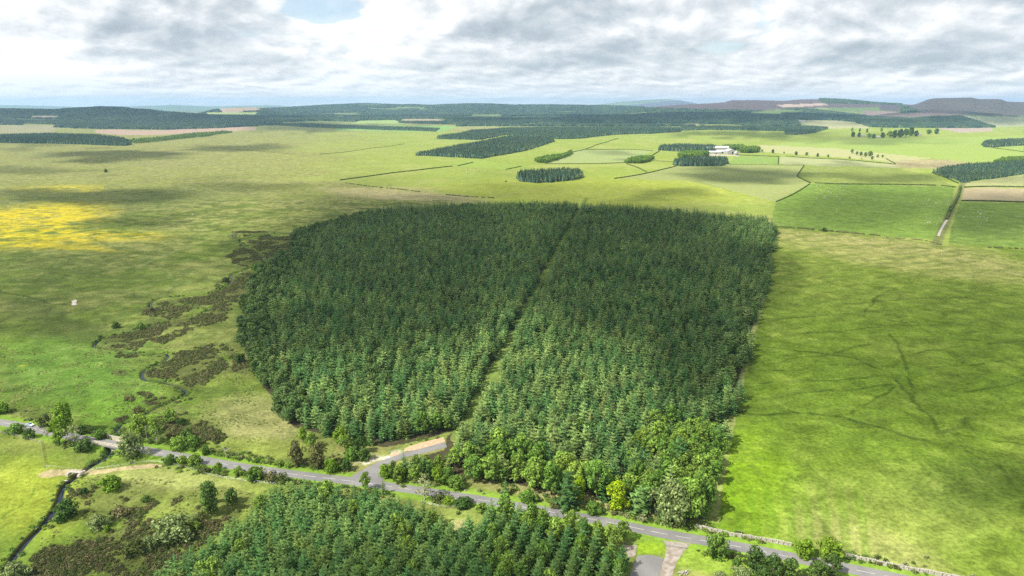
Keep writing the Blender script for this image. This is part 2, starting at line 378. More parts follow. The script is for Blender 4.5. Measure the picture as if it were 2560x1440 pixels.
# ground: colour laid out per vertex, fine mottling from world-space noise
m, t = mat('ground'); ge = t.new('ShaderNodeNewGeometry'); pos = ge.outputs['Position']
at_ = t.new('ShaderNodeAttribute', attribute_name='tint'); gr = t.new('ShaderNodeAttribute', attribute_name='rough_amt')
n1 = t.noise(pos, 0.55, 6, 0.7); n2 = t.noise(pos, 0.07, 6, 0.65, 0.6); n3 = t.noise(pos, 0.016, 5, 0.6, 0.8)
k1 = t.math('ADD', 1.0, t.math('MULTIPLY', t.math('MULTIPLY', t.math('SUBTRACT', n1, 0.5), 2.0), gr.outputs['Fac']))
k2 = t.math('ADD', 1.0, t.math('MULTIPLY', t.math('MULTIPLY', t.math('SUBTRACT', n2, 0.5), 1.7), gr.outputs['Fac']))
c = t.vmath('SCALE', at_.outputs['Color'], t.math('MULTIPLY', k1, k2))
straw = t.math('MULTIPLY', t.math('MULTIPLY', t.ramp(n2, 0.50, 0.72), t.ramp(n3, 0.35, 0.65)), t.math('MULTIPLY', gr.outputs['Fac'], 0.55))
c = t.mix(straw, c, t.mix(1.0, c, (1.45, 1.15, 1.6), 'MULTIPLY'))
dk = t.math('MULTIPLY', t.ramp(n1, 0.58, 0.78), t.math('MULTIPLY', gr.outputs['Fac'], 0.45))
c = t.mix(dk, c, t.mix(1.0, c, (.55, .66, .45), 'MULTIPLY'))
b = t.new('ShaderNodeBsdfDiffuse', i_Roughness=0.6); t.l.new(c, b.inputs[0])
bp = t.new('ShaderNodeBump', i_Strength=0.9, i_Distance=0.9); t.l.new(t.math('MULTIPLY', n1, gr.outputs['Fac']), bp.inputs['Height']); t.l.new(bp.outputs[0], b.inputs['Normal'])
finish(t, b.outputs[0]); M['ground'] = m

m, t = mat('asphalt'); pos = t.new('ShaderNodeNewGeometry').outputs['Position']
n1 = t.noise(pos, 0.5, 6, 0.7); n2 = t.noise(pos, 0.06, 4, 0.6, 1.0); n3 = t.noise(pos, 9.0, 3)
c = t.mix(t.ramp(n2, .35, .65), (.165, .162, .165), (.215, .21, .205)); c = t.mix(t.math('MULTIPLY', t.ramp(n1, .55, .8), .5), c, (.13, .13, .13)); c = t.vmath('SCALE', c, t.math('ADD', .85, t.math('MULTIPLY', n3, .3)))
b = t.new('ShaderNodeBsdfPrincipled', i_Roughness=0.85); t.l.new(c, b.inputs['Base Color']); finish(t, b.outputs[0]); M['asphalt'] = m
M['gravel'] = simple('pink_gravel', (.40, .26, .16), (.54, .37, .24), 0.8, 0.95, detail=6)
M['hard'] = simple('worn_hardstanding', (.22, .18, .14), (.36, .32, .29), 0.35, 0.95, detail=6)
m, t = mat('stream_water'); pos = t.new('ShaderNodeNewGeometry').outputs['Position']
b = t.new('ShaderNodeBsdfPrincipled', i_Roughness=0.06); b.inputs['Base Color'].default_value = (.010, .016, .034, 1); b.inputs['IOR'].default_value = 1.33; b.inputs['Specular IOR Level'].default_value = 0.3  # blue base colour stands in for sky reflected in the water
bp = t.new('ShaderNodeBump', i_Strength=0.25, i_Distance=0.05); t.l.new(t.noise(pos, 2.0, 3), bp.inputs['Height']); t.l.new(bp.outputs[0], b.inputs['Normal']); finish(t, b.outputs[0]); M['water'] = m

# ------------------------------------------------------------------ ground sheet
deps = list(np.arange(85, 42, -1.5)) + list(np.arange(42, 1.6, -0.052))
rr = [CH / math.tan(R(d)) for d in deps]
while rr[-1] < 32000: rr.append(rr[-1] * 1.011)
rr = np.array(rr); 
th = np.concatenate([np.linspace(-180, -48, 45, endpoint=False), np.linspace(-48, 48, 1080), np.linspace(48, 180, 46)[1:-1]])
NA, NR = len(th), len(rr)
TH, RR = np.meshgrid(np.radians(th), rr); GX = (RR * np.sin(TH)).ravel(); GY = (RR * np.cos(TH)).ravel()
GZ = height(GX, GY)
PX, PY = project(GX, GY, GZ); PX = np.nan_to_num(PX, nan=-9999); PY = np.nan_to_num(PY, nan=9999)
# warp the traced outlines a little so that none is a clean polygon
wsc = np.clip((PY - 250) / 400.0, 0.08, 1.0)
WX = PX + (fbm(GX / 30, GY / 30, 31, 3) - .5) * 26 * wsc; WY = PY + (fbm(GX / 30, GY / 30, 37, 3) - .5) * 16 * wsc
C = np.zeros((len(GX), 3)); RG = np.full(len(GX), 1.0)
A1 = fbm(GX / 90, GY / 90, 41, 5, .6); A2 = fbm(GX / 28, GY / 28, 47, 4, .6); A3 = fbm(GX / 320, GY / 320, 53, 4); A4 = fbm(GX / 9, GY / 9, 59, 3)
def lay(mask, col, rg=None):
    mask = np.asarray(mask, float); C[:] = C * (1 - mask[:, None]) + np.array(col)[None] * mask[:, None]
    if rg is not None: RG[:] = RG * (1 - mask) + rg * mask
def ell(cx, cy_, rx, ry, soft=0.35, rot=0.0):
    a, b_ = WX - cx, WY - cy_; co, si = math.cos(R(rot)), math.sin(R(rot))
    q = np.hypot((a * co + b_ * si) / rx, (-a * si + b_ * co) / ry); return 1 - sst(q, 1 - soft, 1 + soft)
GRN = (.125, .175, .030); PAST = (.205, .260, .058); STRAW = (.245, .240, .090); DGRN = (.070, .108, .018); EMER = (.105, .215, .035)
C[:] = np.array(GRN)
lay(sst(A1, .42, .62) * .75, STRAW); lay(sst(A2, .52, .70) * .55, DGRN); lay(sst(A3, .5, .65) * .5, (.19, .23, .06))
left = PX < 1150 - (PY - 500) * 0.5
up = (1 - sst(PY, 380, 640)) * left
lay(up * .7, (.250, .250, .095)); lay(up * sst(A1, .5, .64) * .6, (.19, .22, .075)); lay(up * sst(A2, .56, .68) * .35, (.21, .185, .10))
lay((1 - sst(PY, 300, 340)) * 0.6, (.24, .27, .13))
# pastures
pasture = sst(PX + (A1 - .5) * 500, 650, 1010) * inpoly(PX, PY, [(600, 330), (600, 452), (850, 452), (1060, 490), (1200, 500), (1500, 530), (1930, 545), (2345, 612), (2560, 610), (2560, 310), (1500, 330)])
lay(pasture * .9, PAST, .45); lay(pasture * sst(A2, .52, .7) * .4, (.19, .24, .045)); lay(pasture * sst(A1, .5, .65) * .45, (.27, .285, .095))
lay(ell(1500, 480, 430, 36) * .7, (.255, .295, .050), .6)
def field(poly, col, rg=.3, k=.9): lay(inpoly(PX, PY, poly) * k, col, rg)
field([(1536, 447), (1640, 427), (1700, 414), (1820, 411), (2009, 413), (1994, 440), (2025, 458), (1940, 505), (1800, 470), (1720, 452)], (.215, .245, .095))
field([(2009, 414), (1994, 440), (2030, 458), (2200, 461), (2388, 468), (2330, 440), (2240, 420)], (.165, .205, .055), .8)
field([(2025, 459), (2200, 462), (2388, 468), (2372, 540), (2345, 600), (2200, 590), (1945, 568), (1930, 545), (1940, 505)], (.130, .205, .040), .9)
field([(2407, 471), (2480, 469), (2560, 472), (2560, 506), (2480, 503), (2403, 502)], (.300, .250, .165), .4)
field([(2410, 457), (2480, 447), (2560, 436), (2560, 469), (2410, 468)], (.260, .270, .130), .4)
field([(2400, 505), (2560, 508), (2560, 620), (2370, 608), (2385, 545)], (.120, .185, .040), 1.0)
field([(1448, 374), (1560, 374), (1632, 377), (1564, 406), (1363, 409)], (.230, .275, .115), .2)
field([(1950, 392), (2100, 399), (2238, 411), (2250, 420), (2009, 413), (1946, 410)], (.270, .290, .150), .3)
field([(1840, 389), (1948, 393), (1946, 411), (1820, 410)], (.165, .245, .065), .3)
field([(1130, 405), (1200, 400), (1303, 416), (1265, 424), (1150, 416)], (.205, .275, .060), .3)
field([(1900, 370), (2330, 395), (2560, 420), (2560, 340), (2300, 345), (2000, 350)], (.215, .285, .075), .3)
field([(1880, 378), (2120, 395), (2230, 405), (2330, 396), (2100, 372), (1900, 362)], (.305, .305, .155), .2)
lay(ell(2320, 410, 100, 11) * .8, (.30, .25, .16), 1.2)
lay(ell(1020, 490, 190, 13, .4, 4) * .85, (.325, .290, .150), .7); lay(ell(980, 475, 120, 8) * .6, (.30, .28, .13))
# right field
RFP = [(1935, 568), (2345, 612), (2620, 655), (2620, 1500), (2300, 1435), (1740, 1320), (1775, 1260), (1800, 1110), (1850, 930), (1890, 780), (1925, 640)]
rf = inpoly(PX, PY, RFP)
lay(rf * 1.0, (.115, .180, .022), 1.15)
lay(rf * (1 - sst(PY, 610, 900)) * .6, (.165, .190, .045)); lay(rf * sst(A1, .5, .66) * .35, (.195, .230, .050)); lay(rf * sst(A2, .5, .68) * .35, (.100, .165, .018))
lay(rf * ell(2250, 640, 340, 34, .4, 9) * .6, (.270, .265, .100), .9)
lay(rf * inpoly(WX, WY, [(1945, 575), (2345, 606), (2560, 650), (2560, 690), (2300, 640), (1950, 592)]) * .4, (.28, .265, .11))
lay(rf * ell(1880, 1210, 110, 130, .5) * .7, (.165, .285, .012)); lay(rf * ell(2200, 1290, 260, 110, .5) * .35, (.27, .30, .085))
lay(rf * ell(2180, 1380, 190, 60, .5, 20) * .6, (.30, .31, .11))
lay(rf * ell(2050, 1140, 200, 40, .5, 25) * .5, (.11, .17, .02)); lay(rf * ell(2430, 1210, 160, 70, .5) * .55, (.09, .145, .025))
for j in range(9):   # old plough strips by the wall
    x0 = 1795 + j * 45; lay(rf * (np.abs(WX - x0 - (1300 - WY) * -.12) < 11) * sst(PY, 1180, 1260) * .38, (.09, .19, .010))
for q_, dl in enumerate(drain_px):
    W_ = [flat(*p) for p in dl]; d_, _ = seg_dist(GX + (A4 - .5) * 5, GY + (A2 - .5) * 9, W_); big = q_ in (0, 1, 4, 18)
    lay(rf * (1 - sst(d_, .3, (1.6 if big else .9) + 1.6 * A4)) * (.95 if big else .75) * sst(A4 * .5 + A2 * .5, .34, .46), (.036, .064, .010))
    if big: lay(rf * (1 - sst(d_, 1.0, 10 + 8 * A1)) * .3, (.070, .110, .016))
# streaky rushes over the field, running along the slope
A5 = fbm(GX / 5, GY / 5, 311, 3); lay(rf * sst(A5, .54, .70) * .35, (.080, .120, .018)); lay(rf * sst(A5, .46, .32) * 0, GRN)
st = fbm((GX * .9 + GY * .45) / 40, (GY * .9 - GX * .45) / 7.5, 71, 4, .6); lay(rf * sst(st, .52, .66) * .5 * (1 - sst(PY, 1050, 1200) * .7), (.085, .130, .020))
# left moor
lm = left & (PY > 500); lay(lm * sst(PY, 560, 700) * .45, (.105, .160, .030))
st2 = fbm((GX * .95 - GY * .3) / 60, (GY * .95 + GX * .3) / 14, 75, 4, .6)
lay(lm * sst(st2, .5, .62) * .65, (.085, .115, .026)); lay(lm * sst(A4 * .5 + A2 * .5, .54, .62) * .45, (.25, .25, .09)); lay(lm * sst(fbm(GX / 17, GY / 17, 301, 4, .65), .52, .62) * .6, (.070, .105, .024)); lay(lm * sst(st2, .54, .40) * 0 , DGRN)
lay(ell(320, 500, 330, 26, .5, -3) * .55, (.12, .15, .045)); lay(ell(150, 380, 120, 14) * .2, (.2, .2, .08))
yel = ell(90, 545, 170, 32, .5, -5) + ell(120, 590, 240, 16, .6) + ell(30, 575, 120, 42, .5) + .7 * ell(170, 470, 120, 8, .6) * (PX < 260) + .7 * ell(150, 615, 130, 7, .6, 4)
lay(np.clip(yel, 0, 1) * sst(A1 * .35 + fbm(GX / 16, GY / 9, 83, 4, .6) * .65, .34, .60) * .72, (.54, .44, .015), .9)
lay(ell(80, 915, 70, 10, .6) * sst(A2, .5, .6) * .7, (.5, .38, .02))
lay(lm * ell(200, 930, 210, 95, .5) * .65, EMER); lay(lm * ell(330, 1030, 160, 40, .5) * .6, (.13, .25, .03)); lay(lm * ell(450, 900, 110, 30, .4) * .5, (.14, .22, .035))
lay(lm * ell(120, 720, 300, 100, .5) * .35, (.10, .13, .035)); lay(lm * ell(200, 830, 110, 28, .4, 12) * .55, (.065, .085, .025)); lay(lm * ell(90, 780, 90, 22, .4, 10) * .4, (.07, .09, .03))
lay(ell(640, 1050, 120, 60, .4) * .55, (.28, .27, .12)); lay(ell(640, 1120, 150, 26, .5) * .6, (.235, .29, .06))
lay(ell(700, 800, 90, 80, .5) * .0, GRN)
# foreground left of the road
fl = inpoly(PX, PY, [(-200, 1040), (600, 1170), (760, 1195), (700, 1250), (400, 1500), (-200, 1500)])
lay(fl * .8, (.150, .225, .035), .9); lay(fl * sst(A2, .5, .66) * .5, (.215, .255, .065)); lay(ell(70, 1240, 130, 90, .5) * .9, (.285, .345, .045)); lay(ell(60, 1110, 90, 25, .5) * .5, (.24, .26, .07))
lay(ell(420, 1200, 170, 30, .5, 4) * .75, (.31, .335, .115)); lay(ell(430, 1260, 200, 40, .6) * .35, (.26, .29, .08))
lay(inpoly(WX, WY, [(90, 1185), (115, 1172), (180, 1172), (240, 1174), (300, 1166), (375, 1157), (410, 1163), (380, 1168), (300, 1176), (210, 1190), (170, 1188), (100, 1194)]) * .85, (.47, .38, .23), .8)
# verges, ride, road side
dro, _ = seg_dist(GX, GY, ROAD)
lay((dro < 400) * (1 - sst(dro, 5.0, 9.5)) * .85, (.170, .290, .035), .6)
dri, _ = seg_dist(GX, GY, RIDE); lay(((1 - sst(dri, 2.8, 4.4)) * (GY < 1300)) * .85, (.130, .190, .045), .7)
lay(inpoly(WX, WY, [(1100, 1275), (1190, 1272), (1215, 1300), (1190, 1340), (1130, 1335)]) * .8, (.215, .27, .065)); lay(ell(1150, 1318, 26, 14) * .45, (.36, .29, .18))
lay(ell(1840, 1400, 170, 40, .3) * .6, (.20, .33, .03)); lay(ell(1620, 1370, 55, 16) * .7, (.24, .38, .02))
lay(ell(1480, 1250, 260, 18, .4, 8) * .7, (.31, .29, .13)); lay(ell(1050, 1110, 90, 12, .5, -15) * .5, (.15, .25, .04))
lay(ell(960, 1140, 40, 9, .4, -12) * sst(A4, .45, .6) * .8, (.62, .60, .50)); lay(ell(905, 1158, 32, 6, .4, -12) * sst(A4, .4, .6) * .7, (.62, .56, .50))
# forest floor
FOREST = [(735, 590), (800, 573), (930, 537), (1100, 523), (1300, 518), (1420, 518), (1600, 532), (1800, 547), (1915, 558), (1934, 590), (1918, 680), (1882, 820), (1846, 960), (1818, 1060),
          (1765, 1078), (1800, 1120), (1786, 1190), (1766, 1288), (1690, 1300), (1630, 1283), (1560, 1258), (1480, 1238), (1380, 1230), (1280, 1208), (1180, 1196), (1060, 1190), (985, 1182), (985, 1168), (1060, 1140), (1112, 1124),
          (1118, 1090), (1150, 1070), (1085, 1092), (1020, 1108), (960, 1118), (900, 1108), (860, 1092), (800, 1083), (735, 1068), (702, 1030), (690, 1000), (655, 965), (640, 930), (614, 880), (605, 800), (618, 745), (640, 695), (715, 645), (742, 612)]
PLANT = [(395, 1465), (520, 1385), (600, 1325), (660, 1268), (720, 1238), (800, 1243), (900, 1258), (1000, 1285), (1075, 1300), (1105, 1335), (1180, 1338), (1205, 1312), (1260, 1300), (1340, 1316), (1480, 1345), (1545, 1385), (1556, 1440), (1550, 1620), (250, 1620)]
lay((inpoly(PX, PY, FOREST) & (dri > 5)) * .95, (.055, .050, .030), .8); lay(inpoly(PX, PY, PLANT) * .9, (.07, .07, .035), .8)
# heather ground under the scrub
HEATH = [([(150, 1200), (230, 1190), (420, 1215), (560, 1215), (640, 1235), (560, 1330), (440, 1410), (380, 1470), (60, 1470), (60, 1400), (120, 1330), (170, 1270)], .62),
         ([(355, 945), (365, 925), (420, 905), (440, 885), (540, 875), (550, 905), (520, 950), (470, 975), (400, 950)], 1.0),
         ([(240, 862), (265, 845), (340, 828), (420, 800), (520, 775), (570, 768), (560, 800), (450, 815), (370, 850), (330, 880), (260, 870)], .85),
         ([(360, 785), (365, 760), (440, 752), (480, 745), (560, 735), (600, 705), (640, 690), (600, 740), (500, 770), (420, 800)], .9),
         ([(570, 640), (600, 612), (660, 595), (720, 590), (740, 600), (700, 640), (650, 675), (590, 660)], .75), ([(560, 695), (640, 675), (660, 690), (580, 735), (520, 745)], .8),
         ([(360, 1000), (430, 1000), (510, 1050), (590, 1090), (540, 1110), (440, 1100), (400, 1060)], .6), ([(540, 580), (640, 575), (700, 585), (620, 605)], .4),
         ([(585, 905), (625, 905), (620, 935), (585, 930)], .8), ([(270, 960), (340, 960), (400, 1000), (300, 1000)], .35), ([(330, 830), (470, 790), (600, 700), (690, 620), (730, 590), (745, 610), (700, 660), (620, 740), (560, 800), (470, 830), (400, 860)], .62), ([(230, 870), (420, 880), (560, 860), (600, 900), (480, 1000), (440, 1060), (330, 1100), (280, 1050), (420, 990), (360, 940)], .42), ([(280, 925), (320, 925), (320, 935), (280, 935)], .8)]
for pl, k in HEATH: lay(inpoly(WX, WY, pl) * k * sst(A2 + (k - .6) * .5, .38, .52) * .7, (.090, .098, .036), 1.0)
# far country
fb = (1 - sst(PY, 296, 318)) * (GY > 3500)
lay(fb * .9, (.10, .15, .06), .6)
lay(fb * sst(A3, .52, .6) * .7, (.20, .24, .10))
def far(poly, col, k=.9): lay(inpoly(PX, PY, poly) * k * (GY > 2500), col, .5)
far([(240, 325), (250, 331), (420, 326), (560, 320), (670, 310), (560, 316), (400, 325)], (.34, .24, .20)); far([(240, 324), (430, 326), (640, 316), (640, 325), (400, 337), (300, 338), (240, 332)], (.36, .26, .21))
far([(80, 290), (145, 290), (145, 295), (80, 295)], (.42, .33, .30)); far([(0, 312), (140, 314), (130, 332), (0, 334)], (.26, .25, .15))
far([(540, 274), (560, 270), (640, 269), (655, 276), (560, 281)], (.34, .26, .21)); far([(515, 281), (650, 280), (640, 288), (515, 288)], (.27, .33, .14))
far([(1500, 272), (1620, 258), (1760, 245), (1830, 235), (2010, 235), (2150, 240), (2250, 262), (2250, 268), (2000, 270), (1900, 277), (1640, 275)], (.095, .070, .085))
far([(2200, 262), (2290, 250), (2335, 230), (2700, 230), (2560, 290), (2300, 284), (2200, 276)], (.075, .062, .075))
far([(1940, 262), (2060, 258), (2070, 263), (1960, 269)], (.36, .28, .24)); far([(2160, 276), (2300, 282), (2420, 287), (2380, 291), (2280, 298), (2150, 290)], (.19, .145, .14))
far([(2390, 290), (2560, 292), (2560, 316), (2480, 318), (2410, 302)], (.30, .32, .20)); far([(1990, 300), (2150, 302), (2180, 320), (2040, 322)], (.29, .29, .17))
far([(1450, 309), (1560, 310), (1750, 309), (1740, 313), (1440, 314)], (.31, .26, .19)); far([(1010, 298), (1100, 298), (1110, 305), (1000, 305)], (.33, .26, .20)); far([(900, 302), (990, 300), (1010, 310), (880, 309)], (.25, .34, .13))
far([(820, 312), (1150, 316), (1100, 330), (840, 326)], (.17, .30, .09)); far([(2330, 318), (2480, 318), (2480, 328), (2400, 332)], (.30, .24, .22))
dt, _ = seg_dist(GX, GY, [at(*p)[:2] for p in track_px]); lay((1 - sst(dt, 3.5, 7)) * (PX > 2200) * .8, (.125, .135, .055), 1.0)
# field edge paths and small tracks
for pl, wd, col, k in [([(1920, 700), (1885, 830), (1852, 960), (1822, 1090), (1800, 1200), (1788, 1300)], 2.2, (.24, .27, .09), .8), ([(0, 727), (60, 742), (120, 758), (180, 763)], 1.8, (.05, .07, .02), .8),
                       ([(220, 590), (330, 645), (430, 675), (540, 690)], 1.5, (.08, .11, .03), .6), ([(540, 590), (460, 620), (380, 650), (340, 672)], 3.0, (.23, .25, .10), .5), ([(1740, 452), (1860, 490), (1960, 512), (2080, 530)], 2.5, (.12, .17, .03), .6),
                       ([(1240, 495), (1330, 475), (1420, 460)], 3, (.27, .23, .11), .6), ([(0, 1300), (60, 1250), (80, 1215)], .7, (.12, .2, .03), .6), ([(490, 780), (420, 740), (440, 712), (520, 700), (560, 710)], 3.0, (.10, .13, .04), .5),
                       ([(560, 860), (600, 900), (590, 930)], 2.5, (.07, .09, .03), .6)]:
    d_, _ = seg_dist(GX + (A4 - .5) * 5, GY + (A4 - .5) * 5, [flat(*p) for p in pl]); lay((1 - sst(d_, wd * .5, wd)) * k, col)
# banks of the stream
dst, _ = seg_dist(GX, GY, STREAM); lay((1 - sst(dst, 1.0, np.where(GY > by_ + 14, 1.5, 2.4))) * (GY < 1200) * np.where(GY > by_ + 14, .5, .9), (.045, .035, .022), .6); lay(sst(dst, 2.0, 3) * (1 - sst(dst, 3, 6)) * (GY < 1200) * .4, (.13, .21, .03))
C = np.clip(C, .004, .8) * np.array([1.0, 1.0, 1.0])

me = bpy.data.meshes.new('ground')
nv = len(GX) + 1
co = np.zeros((nv, 3), np.float32); co[:-1, 0] = GX; co[:-1, 1] = GY; co[:-1, 2] = GZ; co[-1] = (0, 0, float(GZ[:NA].mean()))
ii = np.arange(NR - 1)[:, None] * NA; jj = np.arange(NA)[None]; j2 = (jj + 1) % NA
quads = np.stack([ii + jj, ii + NA + jj, ii + NA + j2, ii + j2], -1).reshape(-1, 4)[:, ::-1]
tris = np.stack([np.full(NA, nv - 1), np.arange(NA), (np.arange(NA) + 1) % NA], -1)[:, ::-1]
me.vertices.add(nv); me.vertices.foreach_set('co', co.ravel())
nl = quads.size + tris.size; me.loops.add(nl); me.loops.foreach_set('vertex_index', np.concatenate([quads.ravel(), tris.ravel()]).astype(np.int32))
npol = len(quads) + len(tris); me.polygons.add(npol)
me.polygons.foreach_set('loop_start', np.concatenate([np.arange(len(quads)) * 4, quads.size + np.arange(len(tris)) * 3]).astype(np.int32))
me.update(calc_edges=True)
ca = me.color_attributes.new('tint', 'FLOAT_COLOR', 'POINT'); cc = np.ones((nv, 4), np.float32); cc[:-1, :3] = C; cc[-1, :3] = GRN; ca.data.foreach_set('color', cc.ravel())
ra = me.attributes.new('rough_amt', 'FLOAT', 'POINT'); rv = np.ones(nv, np.float32); rv[:-1] = RG; ra.data.foreach_set('value', rv)
me.polygons.foreach_set('use_smooth', np.ones(npol, bool)); me.materials.append(M['ground'])
go = bpy.data.objects.new('ground', me); COL.objects.link(go); tag(go, 'rolling green and straw coloured pasture and moor', kind='structure')

# ------------------------------------------------------------------ ribbons: stream, road
def ribbon(name, pts, wid, z, mt, thick=0.0, kind='structure', label=None, zf=None):
    mb = MB(); P_ = pts; n = len(P_); L = []
    for i in range(n):
        a, b_ = P_[max(i - 1, 0)], P_[min(i + 1, n - 1)]; dx_, dy_ = b_[0] - a[0], b_[1] - a[1]; l = math.hypot(dx_, dy_) or 1
        ww = wid(i) if callable(wid) else wid; nx, ny = -dy_ / l * ww / 2, dx_ / l * ww / 2; zz_ = zf(P_[i]) if zf else z
        L.append(((P_[i][0] + nx, P_[i][1] + ny, zz_), (P_[i][0] - nx, P_[i][1] - ny, zz_)))
    for (a, b_), (c_, d_) in zip(L[:-1], L[1:]):
        mb.face((b_, d_, c_, a))
        if thick:
            dn = lambda p: (p[0], p[1], p[2] - thick)
            mb.face((a, c_, dn(c_), dn(a))); mb.face((d_, b_, dn(b_), dn(d_)))
    o = mb.build(name, mt); tag(o, label, kind=kind); return o
random.seed(5)
SW = smooth_poly([flat(*p) for p in stream_px], 2.2)
def swid(i):
    x, y = SW[i]
    if y > by_ + 14: return 0.8 + 3.2 * math.exp(-(math.dist((x, y), flat(295, 1062)) / 9) ** 2) + 1.6 * math.exp(-(math.dist((x, y), flat(357, 937)) / 7) ** 2) + 1.2 * math.exp(-(math.dist((x, y), flat(416, 886)) / 6) ** 2)
    a = 1.9 + .9 * math.sin(i * .37) + .8 * math.sin(i * 1.1); d = math.dist((x, y), flat(146, 1240)); return a + 2.6 * math.exp(-(d / 5) ** 2) + 2.5 * math.exp(-(math.dist((x, y), flat(295, 1062)) / 8) ** 2)
def szf(p):
    return min(zat(p[0], p[1]) + .55, -0.55)
zs = [szf(p) for p in SW]; zs = [float(np.mean(zs[max(0, i - 6):i + 7])) for i in range(len(zs))]; zmap = {p: z_ for p, z_ in zip(SW, zs)}
ribbon('stream_water', SW, swid, 0, M['water'], label='narrow dark stream winding through the moor', zf=lambda p: zmap[p])
ribbon('road', ROAD, 6.0, 0.07, M['asphalt'], 0.45, label='grey two lane country road with dashed centre line')
for q, off in (('edge', 0),):
    pass
# dashed centre line: marks are part of the road surface
mb = MB(); arc = 0.0; L = []
acc_ = [0.0]
for a, b_ in zip(ROAD[:-1], ROAD[1:]): acc_.append(acc_[-1] + math.dist(a, b_))
def along(s, off=0.0):
    i = int(np.searchsorted(acc_, s)) - 1; i = min(max(i, 0), len(ROAD) - 2); q = (s - acc_[i]) / (acc_[i + 1] - acc_[i]); a, b_ = ROAD[i], ROAD[i + 1]
    l = math.dist(a, b_); nx, ny = -(b_[1] - a[1]) / l, (b_[0] - a[0]) / l; return (a[0] + (b_[0] - a[0]) * q + nx * off, a[1] + (b_[1] - a[1]) * q + ny * off)
s = 2.0
while s < acc_[-1] - 8:
    q = [along(s + k * 2, .09) for k in range(4)]; p = [along(s + k * 2, -.09) for k in range(4)]
    for k in range(3): mb.face([(*p[k], .076), (*p[k + 1], .076), (*q[k + 1], .076), (*q[k], .076)])
    s += 9.0
tag(mb.build('road_markings', M['white']), 'dashed white centre line on the country road', kind='structure')
def sheet(name, px, z, mt, label, warp=0.0):
    pts = [flat(*p) for p in px]; P2 = []
    for i in range(len(pts)):
        a, b_ = pts[i], pts[(i + 1) % len(pts)]; k = max(1, int(math.dist(a, b_) / 2.0))
        for j in range(k): P2.append((a[0] + (b_[0] - a[0]) * j / k + random.uniform(-1, 1) * warp, a[1] + (b_[1] - a[1]) * j / k + random.uniform(-1, 1) * warp))
    mb = MB(); mb.face([(x, y, z) for x, y in P2])
    n = len(P2)
    for i in range(n):
        a, b_ = P2[i], P2[(i + 1) % n]; mb.face([(*a, z), (*b_, z), (*b_, z - .5), (*a, z - .5)])
    o = mb.build(name, mt)
    import bmesh
    bm = bmesh.new(); bm.from_mesh(o.data); bmesh.ops.remove_doubles(bm, verts=bm.verts, dist=.001); bmesh.ops.recalc_face_normals(bm, faces=bm.faces); bmesh.ops.triangulate(bm, faces=[f for f in bm.faces if len(f.verts) > 4]); bm.to_mesh(o.data); bm.free()
    tag(o, label, kind='structure'); return o
sheet('side_road', [(868, 1198), (890, 1184), (909, 1173), (948, 1154), (980, 1142), (1015, 1131), (1054, 1121), (1112, 1105), (1118, 1118), (1062, 1133), (1020, 1142), (976, 1157), (961, 1168), (955, 1182), (962, 1206)], .066, M['asphalt'], 'grey side road turning off into the forest')
sheet('gravel_verge', [(1010, 1129), (1014, 1119), (1060, 1105), (1110, 1092), (1112, 1108), (1056, 1123)], .05, M['gravel'], 'pink gravel strip beside the side road', .25)
sheet('gravel_patch', [(972, 1143), (984, 1131), (1002, 1129), (996, 1138)], .055, M['gravel'], 'small pink gravel patch beside the side road', .2)
sheet('track', [(1660, 1352), (1667, 1372), (1661, 1395), (1646, 1442), (1640, 1470), (1672, 1470), (1680, 1440), (1693, 1402), (1712, 1378), (1728, 1358)], .058, M['hard'], 'worn stony track leaving the road at the gate', .15)
sheet('hardstanding', [(1560, 1475), (1587, 1405), (1594, 1389), (1625, 1387), (1658, 1396), (1648, 1436), (1636, 1475)], .048, M['asphalt'], 'old tarmac hardstanding beside the stony track', .2)
sheet('gravel_pad', [(1559, 1363), (1592, 1363), (1589, 1390), (1571, 1395)], .05, M['hard'], 'bare gravel pad at the plantation edge', .2)

